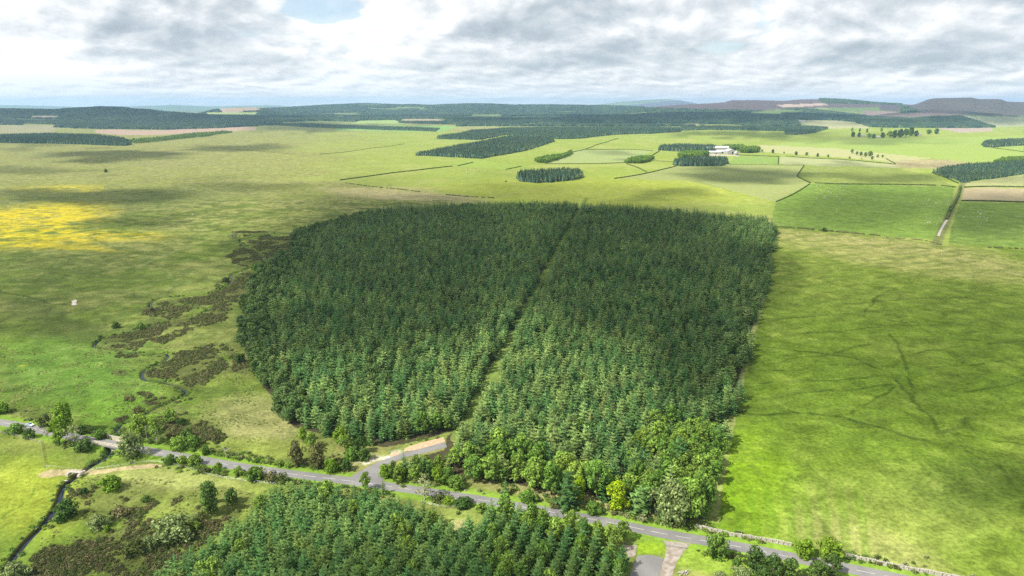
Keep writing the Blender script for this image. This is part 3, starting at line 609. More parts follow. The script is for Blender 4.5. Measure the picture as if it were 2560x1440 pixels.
# ------------------------------------------------------------------ clouds over the valley, out of view, added and shaped for the shadows they cast
HC = 1500.0; KS = HC / sd[2]
def shade_mask(px, py, x, y):
    """how much cloud shade is wanted on this ground point"""
    ws = np.clip((py - 255) / 300.0, 0.03, 1.0)
    wx = px + (fbm(x / 170, y / 170, 201, 3) - .5) * 170 * ws; wy = py + (fbm(x / 170, y / 170, 207, 3) - .5) * 80 * ws
    o = np.zeros(np.shape(px))
    def e(cx, cy_, rx, ry, k, soft=.3, rot=0.0):
        nonlocal o
        a, b_ = wx - cx, wy - cy_; c_, s_ = math.cos(R(rot)), math.sin(R(rot))
        q = np.hypot((a * c_ + b_ * s_) / rx, (-a * s_ + b_ * c_) / ry); o = 1 - (1 - o) * (1 - k * (1 - sst(q, 1 - soft, 1 + soft)))
    # over the forest
    e(960, 660, 330, 190, .62, .3); e(1300, 630, 560, 180, .66, .25); e(1600, 700, 300, 190, .62, .3); e(1730, 900, 120, 140, .75, .4); e(860, 850, 240, 60, .7, .4); e(1130, 830, 90, 50, .6, .4); e(1480, 820, 130, 40, .5, .4)
    # right field
    e(2200, 840, 480, 230, .42, .7); e(2480, 900, 300, 190, .35, .7); e(2520, 1220, 190, 70, .6, .5, 8); e(1890, 680, 70, 70, .5)
    # pastures
    e(1850, 438, 150, 20, .9, .4); e(2170, 520, 240, 46, .62, .5); e(2520, 545, 150, 50, .7, .4); e(1660, 490, 120, 10, .6, .5); e(2180, 440, 220, 12, .6, .5); e(1880, 334, 200, 8, .8, .4); e(2150, 405, 200, 5, .5, .5)
    e(2150, 348, 200, 8, .5, .5); e(1130, 500, 90, 9, .6, .5); e(1540, 387, 60, 4, .5, .5); e(2450, 450, 120, 10, .45, .6)
    # left moor
    e(290, 390, 190, 13, .97, .3); e(590, 368, 120, 10, .8, .4); e(760, 322, 130, 8, .8, .4); e(230, 495, 260, 17, .85, .4); e(620, 470, 160, 20, .55, .5); e(350, 545, 120, 22, .6, .5); e(60, 362, 120, 6, .5)
    e(330, 650, 330, 45, .38, .5); e(150, 730, 250, 45, .36, .5); e(120, 800, 170, 30, .35, .5); e(620, 620, 100, 40, .4, .5); e(80, 430, 200, 7, .6, .5)
    # foreground
    e(1060, 1450, 380, 90, .55, .5); e(1420, 1430, 180, 70, .45, .5); e(300, 1400, 180, 55, .4, .5); e(150, 985, 120, 18, .3)
    # far country
    band = (1 - sst(wy, 306, 322)) * sst(fbm(x / 1500, y / 900, 211, 3), .34, .44); o = 1 - (1 - o) * (1 - .9 * band)
    out = (np.abs(px - 1280) > 1500) | (py > 1560) | (y < 0)
    g = sst(fbm(x / 700, y / 700, 215, 4), .47, .58) * .9
    return np.where(out, g, o)
deps = np.concatenate([np.arange(88, 40, -3.0), np.arange(40, 1.0, -0.13)]); rc = [CH / math.tan(R(d)) for d in deps]; rc = np.array([r_ for r_ in rc if r_ < 10500])
thc = np.concatenate([np.linspace(-180, -48, 50, endpoint=False), np.linspace(-48, 48, 380), np.linspace(48, 180, 51)[1:-1]])
T2, R2 = np.meshgrid(np.radians(thc), rc); cx_ = (R2 * np.sin(T2)); cyy = (R2 * np.cos(T2))
qx, qy = project(cx_, cyy, 0.0 * cx_); qx = np.nan_to_num(qx, nan=-9999); qy = np.nan_to_num(qy, nan=9999)
DN = shade_mask(qx, qy, cx_, cyy); DN *= 1 - sst(R2, 9000, 10300)
mb = MB(); me = bpy.data.meshes.new('clouds'); nR, nA = DN.shape
puff = fbm(cx_ / 260, cyy / 260, 221, 4)
low = np.stack([cx_ + sd[0] * KS, cyy + sd[1] * KS, np.full_like(cx_, HC)], -1).reshape(-1, 3)
top = low.copy(); top[:, 2] += (25 + 240 * DN * puff).ravel()
# the tops lean along the sun's direction so both skins share one outline
top[:, 0] += (top[:, 2] - HC) * sd[0] / sd[2]; top[:, 1] += (top[:, 2] - HC) * sd[1] / sd[2]
I = np.arange(nR - 1)[:, None] * nA; J = np.arange(nA)[None]; Jn = (J + 1) % nA
Q = np.stack([I + J, I + Jn, I + nA + Jn, I + nA + J], -1).reshape(-1, 4); keep = DN.ravel()[Q].max(1) > 0.02; Q = Q[keep]
Q2 = Q[:, ::-1] + nR * nA; QQ = np.concatenate([Q, Q2]); V = np.concatenate([low, top]); dv = np.concatenate([DN.ravel(), DN.ravel()])
used = np.unique(QQ); remap = np.zeros(len(V), np.int64); remap[used] = np.arange(len(used)); QQ = remap[QQ]; V = V[used]; dv = dv[used]
me.vertices.add(len(V)); me.vertices.foreach_set('co', V.astype(np.float32).ravel()); me.loops.add(QQ.size); me.loops.foreach_set('vertex_index', QQ.ravel().astype(np.int32))
me.polygons.add(len(QQ)); me.polygons.foreach_set('loop_start', (np.arange(len(QQ)) * 4).astype(np.int32)); me.update(calc_edges=True)
a_ = me.attributes.new('thick', 'FLOAT', 'POINT'); a_.data.foreach_set('value', dv.astype(np.float32)); me.polygons.foreach_set('use_smooth', np.ones(len(QQ), bool))
m, t = mat('cloud'); at_ = t.new('ShaderNodeAttribute', attribute_name='thick'); pos = t.new('ShaderNodeNewGeometry').outputs['Position']
n1 = t.noise(pos, 0.009, 3, 0.5)
dd = t.math('MULTIPLY', at_.outputs['Fac'], t.math('ADD', 0.62, t.math('MULTIPLY', n1, 0.76)), clamp=True)
al = t.math('SUBTRACT', 1.0, t.math('SQRT', t.math('SUBTRACT', 1.0, t.math('MINIMUM', t.math('MULTIPLY', dd, 1.02), .985))))
tp = t.new('ShaderNodeBsdfTransparent'); trn = t.new('ShaderNodeBsdfTranslucent'); trn.inputs[0].default_value = (.62, .66, .70, 1)
df = t.new('ShaderNodeBsdfDiffuse'); df.inputs[0].default_value = (.8, .8, .8, 1)
mm = t.new('ShaderNodeMixShader', i_0=.5); t.l.new(trn.outputs[0], mm.inputs[1]); t.l.new(df.outputs[0], mm.inputs[2])
mx = t.new('ShaderNodeMixShader'); t.l.new(al, mx.inputs[0]); t.l.new(tp.outputs[0], mx.inputs[1]); t.l.new(mm.outputs[0], mx.inputs[2]); finish(t, mx.outputs[0])
me.materials.append(m); clo = bpy.data.objects.new('clouds', me); COL.objects.link(clo); tag(clo, 'unseen broken cloud shaped to shade the valley', kind='stuff')

# ------------------------------------------------------------------ tree builders
def spruce_mesh(seed, h, rad, lv, nb, seg, mt, trunk_in=False, ragged=.3):
    rn = random.Random(seed); mb = MB(); z0 = h * .08
    for i in range(lv):
        q = i / (lv - 1); z = z0 + (h * .985 - z0) * q; r = rad * (1 - q) ** .60 * (.86 + .28 * rn.random()) + .10
        if q < .15: r *= .75 + q * 1.6
        nbr = max(4, int(nb * (1 - q * .45))); a0 = rn.random() * 6.28
        for k in range(nbr):
            a = a0 + 6.283 * k / nbr + rn.uniform(-.25, .25); L = r * rn.uniform(1 - ragged, 1.12); dr = rn.uniform(.18, .42) - q * .35
            ca, sa = math.cos(a), math.sin(a); zz_ = z + rn.uniform(-.2, .2) * h / lv
            def P_(f, s, dz=0.0): return (ca * L * f - sa * s, sa * L * f + ca * s, zz_ - L * f * dr + L * f * f * .22 + dz)
            wd = L * .40 + .16; prev = 0.05
            for j in range(seg):
                f0 = j / seg * .9 + .08; f1 = (j + 1) / seg * .9 + .12; ww = wd * (1 - f0 * .55) * rn.uniform(.7, 1.2); dp = -ww * .38
                mb.face((P_(f0, 0, .03), P_(f0 + .04, -ww, dp), P_(f1, 0, .02)))
                mb.face((P_(f0, 0, .03), P_(f1, 0, .02), P_(f0 + .04, ww, dp)))
            mb.face((P_(.9, -wd * .2, 0), P_(1.12, 0, .05), P_(.9, wd * .2, 0)))
    mb.face(((-.12, 0, h * .94), (.12, 0, h * .94), (0, 0, h * 1.04))); mb.face(((0, -.12, h * .94), (0, .12, h * .94), (0, 0, h * 1.04)))
    if trunk_in: mb.tube([(0, 0, -.3), (0, 0, h * .8)], [h * .013, h * .004], 4, 1); return mb.mesh('conifer', [mt, M['bark']])
    return mb.mesh('crown', mt)
def leafy_mesh(seed, h, rad, nblob, per, leaf, mt, base=.22, shape=1.0, trunk_in=False, dens=1.0):
    rn = random.Random(seed); mb = MB(); H2 = h * (1 - base)
    for i in range(nblob):
        q = (i + .5) / nblob; zq = q ** .9; prof = math.sin(min(1, (zq * .93 + .07)) * math.pi) ** (.55 * shape) if zq < .5 else (1 - ((zq - .5) / .5) ** 2.2 * .8) * 1.0
        a = i * 2.4 + rn.random(); rr_ = rad * prof * rn.uniform(.25, .95); c_ = (rr_ * math.cos(a), rr_ * math.sin(a), h * base + H2 * zq * .92)
        br = rad * rn.uniform(.20, .42)
        for k in range(per):
            u = rn.uniform(-.75, 1); ph = rn.random() * 6.283; s_ = math.sqrt(max(0, 1 - u * u)); n_ = Vector((s_ * math.cos(ph), s_ * math.sin(ph), u))
            p = Vector(c_) + n_ * br * rn.uniform(.75, 1.08); n_ = (n_ + Vector((rn.uniform(-.6, .6), rn.uniform(-.6, .6), rn.uniform(-.3, .7)))).normalized()
            t1 = n_.orthogonal().normalized(); t2 = n_.cross(t1); an = rn.random() * 6.28; e1 = (t1 * math.cos(an) + t2 * math.sin(an)); e2 = n_.cross(e1); l = leaf * rn.uniform(.6, 1.25)
            mb.face((p - e1 * l, p - e2 * l * .55, p + e1 * l, p + e2 * l * .6))
    if trunk_in: mb.tube([(0, 0, -.3), (0, 0, h * .6)], [h * .018, h * .008], 4, 1); return mb.mesh('leafy', [mt, M['bark']])
    return mb.mesh('crown', mt)
def trunk_mesh(seed, h, r, mt, limbs=5, top=.8):
    rn = random.Random(seed); mb = MB(); mb.tube([(0, 0, -.4), (rn.uniform(-.1, .1), rn.uniform(-.1, .1), h * .35), (rn.uniform(-.2, .2), 0, h * top)], [r, r * .75, r * .2], 7)
    for i in range(limbs):
        z = h * rn.uniform(.25, .6); a = rn.random() * 6.28; l = h * rn.uniform(.18, .32); mb.tube([(0, 0, z), (math.cos(a) * l * .5, math.sin(a) * l * .5, z + l * .5), (math.cos(a) * l * .8, math.sin(a) * l * .8, z + l)], [r * .45, r * .3, r * .1], 4)
    return mb.mesh('trunk', mt)
# prototypes for the masses live in collections that are not part of the scene
def proto_coll(name, meshes):
    c_ = bpy.data.collections.new(name)
    for i, me_ in enumerate(meshes):
        o = bpy.data.objects.new('%s_%02d' % (name, i), me_); c_.objects.link(o)
    return c_
def scatter_group(coll):
    ng = bpy.data.node_groups.new('scatter_' + coll.name, 'GeometryNodeTree'); ng.interface.new_socket('Geometry', in_out='INPUT', socket_type='NodeSocketGeometry'); ng.interface.new_socket('Geometry', in_out='OUTPUT', socket_type='NodeSocketGeometry')
    n = ng.nodes; l = ng.links; gi = n.new('NodeGroupInput'); g_o = n.new('NodeGroupOutput'); iop = n.new('GeometryNodeInstanceOnPoints'); ci = n.new('GeometryNodeCollectionInfo')
    ci.inputs['Collection'].default_value = coll; ci.inputs['Separate Children'].default_value = True; ci.inputs['Reset Children'].default_value = True
    iop.inputs['Pick Instance'].default_value = True
    def att(nm, ty):
        a = n.new('GeometryNodeInputNamedAttribute'); a.data_type = ty; a.inputs['Name'].default_value = nm; return a.outputs['Attribute']
    cmb = n.new('ShaderNodeCombineXYZ'); l.new(att('rz', 'FLOAT'), cmb.inputs[2]); l.new(att('pi', 'INT'), iop.inputs['Instance Index']); l.new(att('sc', 'FLOAT_VECTOR'), iop.inputs['Scale'])
    l.new(cmb.outputs[0], iop.inputs['Rotation']); l.new(gi.outputs[0], iop.inputs['Points']); l.new(ci.outputs[0], iop.inputs['Instance']); l.new(iop.outputs[0], g_o.inputs[0]); return ng
NG = {}
def scatter(name, x, y, z, s_, sz, coll, nproto, label, seed=1):
    n = len(x)
    if n == 0: return None
    rg = np.random.default_rng(seed); me_ = bpy.data.meshes.new(name); me_.vertices.add(n); me_.vertices.foreach_set('co', np.stack([x, y, z], -1).astype(np.float32).ravel())
    a = me_.attributes.new('sc', 'FLOAT_VECTOR', 'POINT'); a.data.foreach_set('vector', np.stack([s_, s_, sz], -1).astype(np.float32).ravel())
    a = me_.attributes.new('rz', 'FLOAT', 'POINT'); a.data.foreach_set('value', (rg.random(n) * 6.283).astype(np.float32))
    a = me_.attributes.new('pi', 'INT', 'POINT'); a.data.foreach_set('value', rg.integers(0, nproto, n).astype(np.int32))
    o = bpy.data.objects.new(name, me_); COL.objects.link(o)
    if coll.name not in NG: NG[coll.name] = scatter_group(coll)
    md = o.modifiers.new('scatter', 'NODES'); md.node_group = NG[coll.name]; tag(o, label, kind='stuff'); return o
def jgrid(poly_px, sp, jit=.35, seed=1, zrow=.87):
    P_ = np.array([at(*p)[:2] for p in poly_px]); rg = np.random.default_rng(seed)
    x0, y0 = P_.min(0); x1, y1 = P_.max(0); xs = np.arange(x0, x1, sp); ys = np.arange(y0, y1, sp * zrow); X, Y = np.meshgrid(xs, ys); X = X + (np.arange(len(ys)) % 2)[:, None] * sp / 2
    X = (X + rg.uniform(-jit, jit, X.shape) * sp).ravel(); Y = (Y + rg.uniform(-jit, jit, Y.shape) * sp).ravel(); wv = 3.0 + sp * 1.1; k = inpoly(X + (fbm(X / 24, Y / 24, 401, 3) - .5) * wv * 2.2, Y + (fbm(X / 24, Y / 24, 407, 3) - .5) * wv * 2.2, [tuple(p) for p in P_]); return X[k], Y[k]
NSP = 8
spr = [(spruce_mesh(10 + i, 11.0, 3.0 + .4 * (i % 3), 9, 7, 3, M['spruce'])) for i in range(NSP)]
spy = [(spruce_mesh(30 + i, 9.0, 2.75 + .3 * (i % 3), 8, 7, 3, M['spruce_y'])) for i in range(6)]
lfy = [leafy_mesh(50 + i, 11.0, 3.0 + .3 * (i % 3), 22, 44, .46, M['leaf']) for i in range(6)]
lfm = [leafy_mesh(650 + i, 11.0, 3.0 + .3 * (i % 3), 22, 44, .46, M['leaf_m']) for i in range(6)]
def joined(me_, tm):
    import bmesh
    bm = bmesh.new(); bm.from_mesh(me_); n = len(bm.faces); bm.from_mesh(tm); bm.faces.ensure_lookup_table()
    for f in bm.faces[n:]: f.material_index = 1
    o = bpy.data.meshes.new(me_.name + '_whole'); bm.to_mesh(o); bm.free(); o.materials.append(me_.materials[0]); o.materials.append(tm.materials[0]); return o
tr_s = [trunk_mesh(i, 12.0, .18, M['bark'], 0, .9) for i in range(2)]; tr_y = trunk_mesh(5, 9.0, .14, M['bark'], 0, .9)
tr_l = [trunk_mesh(20 + i, 10.0, .20, M['bark'], 5) for i in range(3)]
C_SP = proto_coll('spruce_kind', [joined(spr[i], tr_s[i % 2]) for i in range(NSP)])
C_SY = proto_coll('young_spruce_kind', [joined(spy[i], tr_y) for i in range(6)])
C_LM = proto_coll('belt_leaf_kind', [joined(leafy_mesh(60 + i, 10.5, 3.2 + .3 * (i % 3), 22, 44, .46, M['leaf_m']), tr_l[i % 3]) for i in range(4)])
C_LF = proto_coll('birch_kind', [joined(lfy[i], tr_l[i % 3]) for i in range(6)])
def lowcon(seed, h, r, n=5):
    rn = random.Random(seed); mb = MB()
    for i in range(n):
        z0 = h * (.05 + .8 * i / n); z1 = min(h, z0 + h * .36); rr_ = r * (1 - i / (n + .6)); a0 = rn.random() * 6; ring = []
        for k in range(7):
            a = a0 + 6.283 * k / 7; q = rr_ * rn.uniform(.65, 1.2); ring.append((q * math.cos(a), q * math.sin(a), z0 + rn.uniform(-.6, .6)))
        for k in range(7): mb.face((ring[k], ring[(k + 1) % 7], (rn.uniform(-.2, .2), rn.uniform(-.2, .2), z1)))
    mb.tube([(0, 0, -1), (0, 0, h * .5)], [.2, .1], 3, 1); return mb.mesh('far_tree', [M['far'], M['bark']])
C_FAR = proto_coll('far_tree_kind', [lowcon(100 + i, 13.0, 2.8) for i in range(5)])
def tile(seed):
    rn = random.Random(seed); mb = MB(); S = 26.0
    for a in range(6):
        for b_ in range(6):
            x = (a + rn.random()) * S / 6 - S / 2; y = (b_ + rn.random()) * S / 6 - S / 2; h = rn.uniform(10, 15); r = rn.uniform(2.2, 3.3)
            for q in range(2):
                ring = [((x + r * (1 - .45 * q) * rn.uniform(.7, 1.2) * math.cos(k * 1.257 + q), y + r * (1 - .45 * q) * rn.uniform(.7, 1.2) * math.sin(k * 1.257 + q), h * (.0 + .45 * q))) for k in range(5)]
                for k in range(5): mb.face((ring[k], ring[(k + 1) % 5], (x, y, h * (.62 + .38 * q))))
    return mb.mesh('tile', M['far'])
C_TILE = proto_coll('far_tile_kind', [tile(200 + i) for i in range(6)])

# ---- conifers: the ~300 that show largest are single trees, the rest is one mass per wood
rng = np.random.default_rng(11)
fx, fy = jgrid(FOREST, 5.5, .36, 2); d_r, _ = seg_dist(fx, fy, RIDE); k = (d_r > 4.1); fx, fy = fx[k], fy[k]
fz = height(fx, fy); fpx, fpy = project(fx, fy, fz)
edgeL = inpoly(fpx, fpy, [(560, 1000), (560, 560), (930, 530), (930, 545), (800, 590), (775, 620), (780, 650), (720, 700), (690, 760), (680, 820), (680, 880), (690, 930), (720, 980), (760, 1010), (770, 1050), (740, 1100), (650, 1020)])
edgeF = inpoly(fpx, fpy, [(980, 1150), (1060, 1120), (1120, 1130), (1250, 1165), (1400, 1185), (1520, 1205), (1640, 1210), (1740, 1150), (1830, 1120), (1830, 1340), (1500, 1300), (980, 1230)])
edgeR = inpoly(fpx, fpy, [(1930, 600), (1900, 760), (1865, 900), (1840, 960), (1800, 960), (1835, 860), (1880, 720), (1900, 600)])
mixn = fbm(fx / 40, fy / 40, 301, 3); warm = inpoly(fpx, fpy, [(1180, 1100), (1400, 1130), (1560, 1120), (1700, 1080), (1800, 1100), (1800, 1300), (1180, 1230)]) & (mixn > .5)
isL = (warm & (rng.random(len(fx)) < .8)) | (edgeL & (rng.random(len(fx)) < .88)) | (edgeF & (rng.random(len(fx)) < .66)) | (edgeR & (rng.random(len(fx)) < .55)) | ((mixn > .67) & (rng.random(len(fx)) < .45)) | (rng.random(len(fx)) < .008)
fs = 1.12 * rng.uniform(.70, 1.22, len(fx)) * (1 + .18 * (fbm(fx / 60, fy / 60, 305, 2) - .5)); fw = rng.uniform(.92, 1.28, len(fx))
fs = np.where(isL, fs * rng.uniform(.68, .90, len(fx)), fs)
# drop a few trees for gaps
tpx, tpy = project(fx, fy, fz + 11.4 * fs); blk = (fpx > 985) & (fpx < 1128) & (fpy > 1108) & (tpy < 1136)
fs = np.where(blk, fs * np.clip((fpy - 1136) / np.maximum(fpy - tpy, 1), 0, 1), fs)
keep = (rng.random(len(fx)) > .05) & (fs > .38); fx, fy, fz, fpx, fpy, isL, fs, fw = [q[keep] for q in (fx, fy, fz, fpx, fpy, isL, fs, fw)]
pa_, pb_ = flat(480, 1440), flat(735, 1215); ra_ = math.atan2(pb_[1] - pa_[1], pb_[0] - pa_[0]); ca_, sa_ = math.cos(ra_), math.sin(ra_)
uu, vv = np.meshgrid(np.arange(-250, 350, 3.4), np.arange(-250, 300, 5.3)); uu = uu + rng.uniform(-.9, .9, uu.shape); vv = vv + rng.uniform(-.45, .45, uu.shape)      # planted in rows
qx_ = (pa_[0] + uu * ca_ - vv * sa_).ravel(); qy_ = (pa_[1] + uu * sa_ + vv * ca_).ravel(); k = inpoly(qx_, qy_, [at(*p)[:2] for p in PLANT]); qx_, qy_ = qx_[k], qy_[k]; qz_ = height(qx_, qy_); qpx, qpy = project(qx_, qy_, qz_); qs = rng.uniform(.86, 1.28, len(qx_)); qL = (rng.random(len(qx_)) < .07) | ((qpx > 1230) & (rng.random(len(qx_)) < .22))
print('forest trees', len(fx), 'broadleaf', int(isL.sum()), 'plantation', len(qx_))
def seen(px, py, x, y, z, h):      # size in the photo, only when in frame
    tx, ty = project(x, y, z + h); inside = (px > -20) & (px < 2580) & (ty < 1425); return np.where(inside, py - ty, 0)
def single_tree(x, y, z, crown, trunk, s_, sz, name, label, cat, group, rz=None):
    o = empty(name, (x, y, z), random.random() * 6.28 if rz is None else rz, (s_, s_, sz)); tag(o, label, cat, group)
    for nm, me_ in (('crown', crown), ('trunk', trunk)):
        c_ = bpy.data.objects.new(nm, me_); COL.objects.link(c_); c_.parent = o
    return o
sizeq = seen(qpx, qpy, qx_, qy_, qz_, 9.4 * qs) * (~qL); sizef = seen(fpx, fpy, fx, fy, fz, 11.4 * fs)
# front edges show whole trees: prefer them
dedge = np.minimum.reduce([seg_dist(fx, fy, [at(*p)[:2] for p in FOREST[12:36]])[0]])
vis = np.where(dedge < 7, sizef, sizef * .45) * (~isL)
cand = sorted([(v, 0, i) for i, v in enumerate(sizeq) if v > 0] + [(v, 1, i) for i, v in enumerate(vis) if v > 0], reverse=True)[:285]
selq = np.zeros(len(qx_), bool); self_ = np.zeros(len(fx), bool)
for v, k, i in cand: (self_ if k else selq)[i] = True
def zone_f(px, py):
    if py > 1150 and px > 1560: return 'spruce at the forest corner behind the round willow and the stone wall', 'spruces at the forest corner by the wall'
    if px > 1700: return 'spruce on the right edge of the forest beside the open green field', 'spruces on the right edge of the big forest'
    if px < 860: return 'spruce in the left corner of the big forest above the rough grass', 'spruces in the left corner of the big forest'
    if px < 1170 and py < 1125: return 'dense spruce on the forest edge above the pink gravel strip', 'spruces on the forest edge above the gravel'
    if px < 1300: return 'spruce among the leafy trees between the side road and the forest ride', 'spruces beside the side road'
    return 'spruce among birches in the sunlit front of the big forest above the road', 'spruces in the sunlit forest front'
def zone_q(px, py):
    if px < 640: return 'young spruce on the left slope of the foreground plantation beside heather', 'young spruces on the left slope of the plantation'
    if px < 1000: return 'young spruce in the middle of the foreground plantation below the junction', 'young spruces in the plantation below the junction'
    if px < 1220: return 'young spruce in the foreground plantation beside the grassy clearing', 'young spruces beside the plantation clearing'
    return 'young spruce in the right part of the foreground plantation towards the gravel pad', 'young spruces in the right part of the plantation'
random.seed(9)
for i in np.nonzero(selq)[0]:
    lb, gp = zone_q(qpx[i], qpy[i]); j = random.randrange(6); single_tree(qx_[i], qy_[i], qz_[i], spy[j], tr_y, qs[i] * random.uniform(.9, 1.1), qs[i], 'spruce_tree', lb, 'spruce', gp)
for i in np.nonzero(self_)[0]:
    lb, gp = zone_f(fpx[i], fpy[i]); j = random.randrange(NSP); single_tree(fx[i], fy[i], fz[i], spr[j], tr_s[j % 2], fs[i] * fw[i], fs[i], 'spruce_tree', lb, 'spruce', gp)
# broadleaves of the forest edge: the largest as single trees
visL = np.where(dedge < 9, sizef, 0) * isL; order = np.argsort(-visL)[:120]; selL = np.zeros(len(fx), bool); selL[order[visL[order] > 25]] = True
for i in np.nonzero(selL)[0]:
    j = random.randrange(6); px_ = fpx[i]; py_ = fpy[i]
    lb, gp = (('leafy birch on the shaded left edge of the big forest above the moor stream', 'leafy trees on the left forest edge') if px_ < 760 and py_ < 1010 else ('leafy tree at the lower left corner of the forest', 'leafy trees at the left forest corner') if px_ < 900 else
              ('leafy tree in the thicket between the side road and the main road', 'leafy trees between side road and main road') if px_ < 1180 else ('sunlit birch in the front row of the forest along the road', 'birches along the front of the forest') if px_ < 1560 else ('leafy tree at the forest corner beside the green field', 'leafy trees at the forest corner'))
    single_tree(fx[i], fy[i], fz[i], (lfm if px_ < 1000 else lfy)[j], tr_l[j % 3], fs[i] * fw[i] * 1.05, fs[i], 'birch_tree', lb, 'birch', gp)
a = ~isL & ~self_; scatter('conifer_forest', fx[a], fy[a], fz[a], (fs * fw)[a], fs[a], C_SP, NSP, 'dense dark spruce forest filling the middle of the valley', 3)
lit_ = (fpy > 1000) & (fpx > 1100); a = isL & ~selL & lit_; scatter('leafy_belt', fx[a], fy[a], fz[a], (fs * fw)[a] * 1.08, fs[a], C_LF, 6, 'light leafy birches along the front of the spruce forest', 4)
a = isL & ~selL & ~lit_; scatter('leafy_belt', fx[a], fy[a], fz[a], (fs * fw)[a] * 1.08, fs[a], C_LM, 4, 'leafy belt in shade darkened green down the left side of the spruce forest', 41)
a = ~selq & ~qL; scatter('young_plantation', qx_[a], qy_[a], qz_[a], qs[a], qs[a], C_SY, 6, 'remaining young spruces of the foreground plantation', 5)
scatter('plantation_birches', qx_[qL], qy_[qL], qz_[qL], qs[qL] * .8, qs[qL] * .85, C_LF, 6, 'scattered leafy trees mixed into the foreground plantation', 6)

# ---- far woods, each one mass
def wood(name, poly, label, sp=4.6, s=1.0, seed=1, coll=None, npr=5, far_=None):
    x, y = jgrid(poly, sp, .33, seed); z = height(x, y); n = len(x); rg = np.random.default_rng(seed + 500); s_ = s * rg.uniform(.62, 1.25, n)
    return scatter(name, x, y, z, s_, s_, coll or C_FAR, npr, label, seed)
wood('conifer_wood', [(1042, 389), (1075, 383), (1142, 369), (1265, 346), (1303, 345), (1377, 346), (1388, 354), (1318, 376), (1205, 397), (1166, 395), (1096, 391)], 'long wedge of grey green conifers beyond the forest', 4.8, 1.0, 21)
wood('conifer_wood', [(1093, 346), (1150, 338), (1180, 330), (1260, 325), (1275, 335), (1232, 344), (1200, 350), (1096, 348)], 'dark conifer wood at the end of the pale moor', 5.5, 1.15, 22)
wood('conifer_wood', [(1200, 334), (1330, 343), (1395, 348), (1450, 347), (1540, 337), (1625, 335), (1700, 330), (1705, 323), (1620, 321), (1380, 322), (1270, 324)], 'long green conifer band behind the pastures', 6.0, 1.2, 23)
wood('conifer_wood', [(1702, 327), (1780, 325), (1850, 326), (1962, 328), (1964, 336), (1990, 338), (2036, 332), (2070, 323), (2030, 319), (1950, 321), (1780, 319), (1702, 320)], 'dark conifer band behind the farm', 6.0, 1.2, 24)
wood('conifer_wood', [(1293, 449), (1303, 440), (1340, 437), (1400, 433), (1450, 434), (1458, 444), (1440, 450), (1375, 456), (1345, 458), (1305, 455)], 'small oval wood standing alone in the pasture', 4.2, 1.1, 25)
wood('leafy_wood', [(1337, 407), (1342, 400), (1400, 391), (1412, 388), (1428, 381), (1431, 385), (1405, 398), (1360, 409)], 'narrow leafy copse on the hedge line', 5.0, .85, 26, C_LF, 6)
wood('leafy_wood', [(1563, 408), (1572, 402), (1620, 396), (1634, 398), (1625, 404), (1600, 409)], 'bright green leafy copse below the farm', 4.6, .9, 27, C_LF, 6)
wood('conifer_wood', [(1648, 376), (1655, 370), (1700, 367), (1780, 369), (1795, 373), (1785, 377), (1700, 379)], 'shelter wood behind the farm sheds', 5.5, 1.15, 28)
wood('leafy_wood', [(1797, 373), (1812, 369), (1860, 369), (1862, 374), (1820, 376)], 'leafy shelter trees right behind the farm sheds', 5.5, 1.1, 29, C_LF, 6)
wood('leafy_wood', [(1845, 381), (1860, 375), (1893, 375), (1896, 381), (1870, 383)], 'dark round clump right of the farm', 5.5, 1.35, 30, C_LF, 6)
wood('leafy_wood', [(1698, 394), (1705, 389), (1765, 387), (1772, 392), (1740, 398), (1705, 398)], 'round leafy clump left of the farm', 5.5, 1.35, 31, C_LF, 6)
wood('conifer_wood', [(1684, 413), (1692, 406), (1750, 402), (1812, 403), (1820, 409), (1800, 415), (1700, 416)], 'dark shelter wood in front of the farm', 4.6, 1.15, 32)
wood('conifer_wood', [(2456, 363), (2465, 357), (2540, 353), (2600, 352), (2600, 362), (2557, 364), (2480, 369), (2460, 368)], 'grey green wood at the right edge of the pastures', 5.5, 1.1, 33)
wood('conifer_wood', [(2334, 431), (2350, 424), (2400, 416), (2560, 404), (2700, 396), (2700, 430), (2560, 436), (2480, 447), (2412, 457), (2395, 455)], 'young bright conifer plantation at the head of the track', 4.6, .72, 34)
wood('leafy_wood', [(2484, 408), (2500, 400), (2560, 396), (2620, 394), (2620, 404), (2530, 408)], 'grey green scrub wood above the young plantation', 6, .8, 35, C_LF, 6)
wood('conifer_wood', [(-100, 345), (0, 343), (130, 339), (230, 342), (310, 351), (330, 361), (310, 365), (130, 359), (0, 357), (-100, 356)], 'dark conifer wood on the far left of the moor', 5.5, 1.2, 36)
wood('leafy_wood', [(320, 352), (400, 346), (470, 337), (560, 330), (580, 332), (520, 342), (420, 352), (340, 360)], 'line of bushy scrub below the pink clearing', 10, .85, 37, C_LF, 6)
wood('conifer_wood', [(690, 310), (760, 309), (880, 314), (1100, 322), (1090, 330), (960, 326), (830, 321), (700, 314)], 'low pale plantation beyond the moor', 8, .7, 38)
def bigwood(name, poly, label, sp=20, s=1.0, seed=1, thr=0.0):
    x, y = jgrid(poly, sp, .2, seed); n_ = fbm(x / 420, y / 420, seed, 3)
    k = n_ > thr; x, y = x[k], y[k]; z = height(x, y) - .5; rg = np.random.default_rng(seed); s_ = s * rg.uniform(.85, 1.15, len(x)); print(label, len(x)); return scatter(name, x, y, z, s_, s_, C_TILE, 6, label, seed)
bigwood('distant_forest', [(145, 318), (200, 311), (300, 303), (400, 297), (640, 294), (700, 299), (692, 309), (640, 316), (420, 325), (250, 323), (190, 321)], 'large conifer block behind the pink clearing', 20, 1.25, 41)
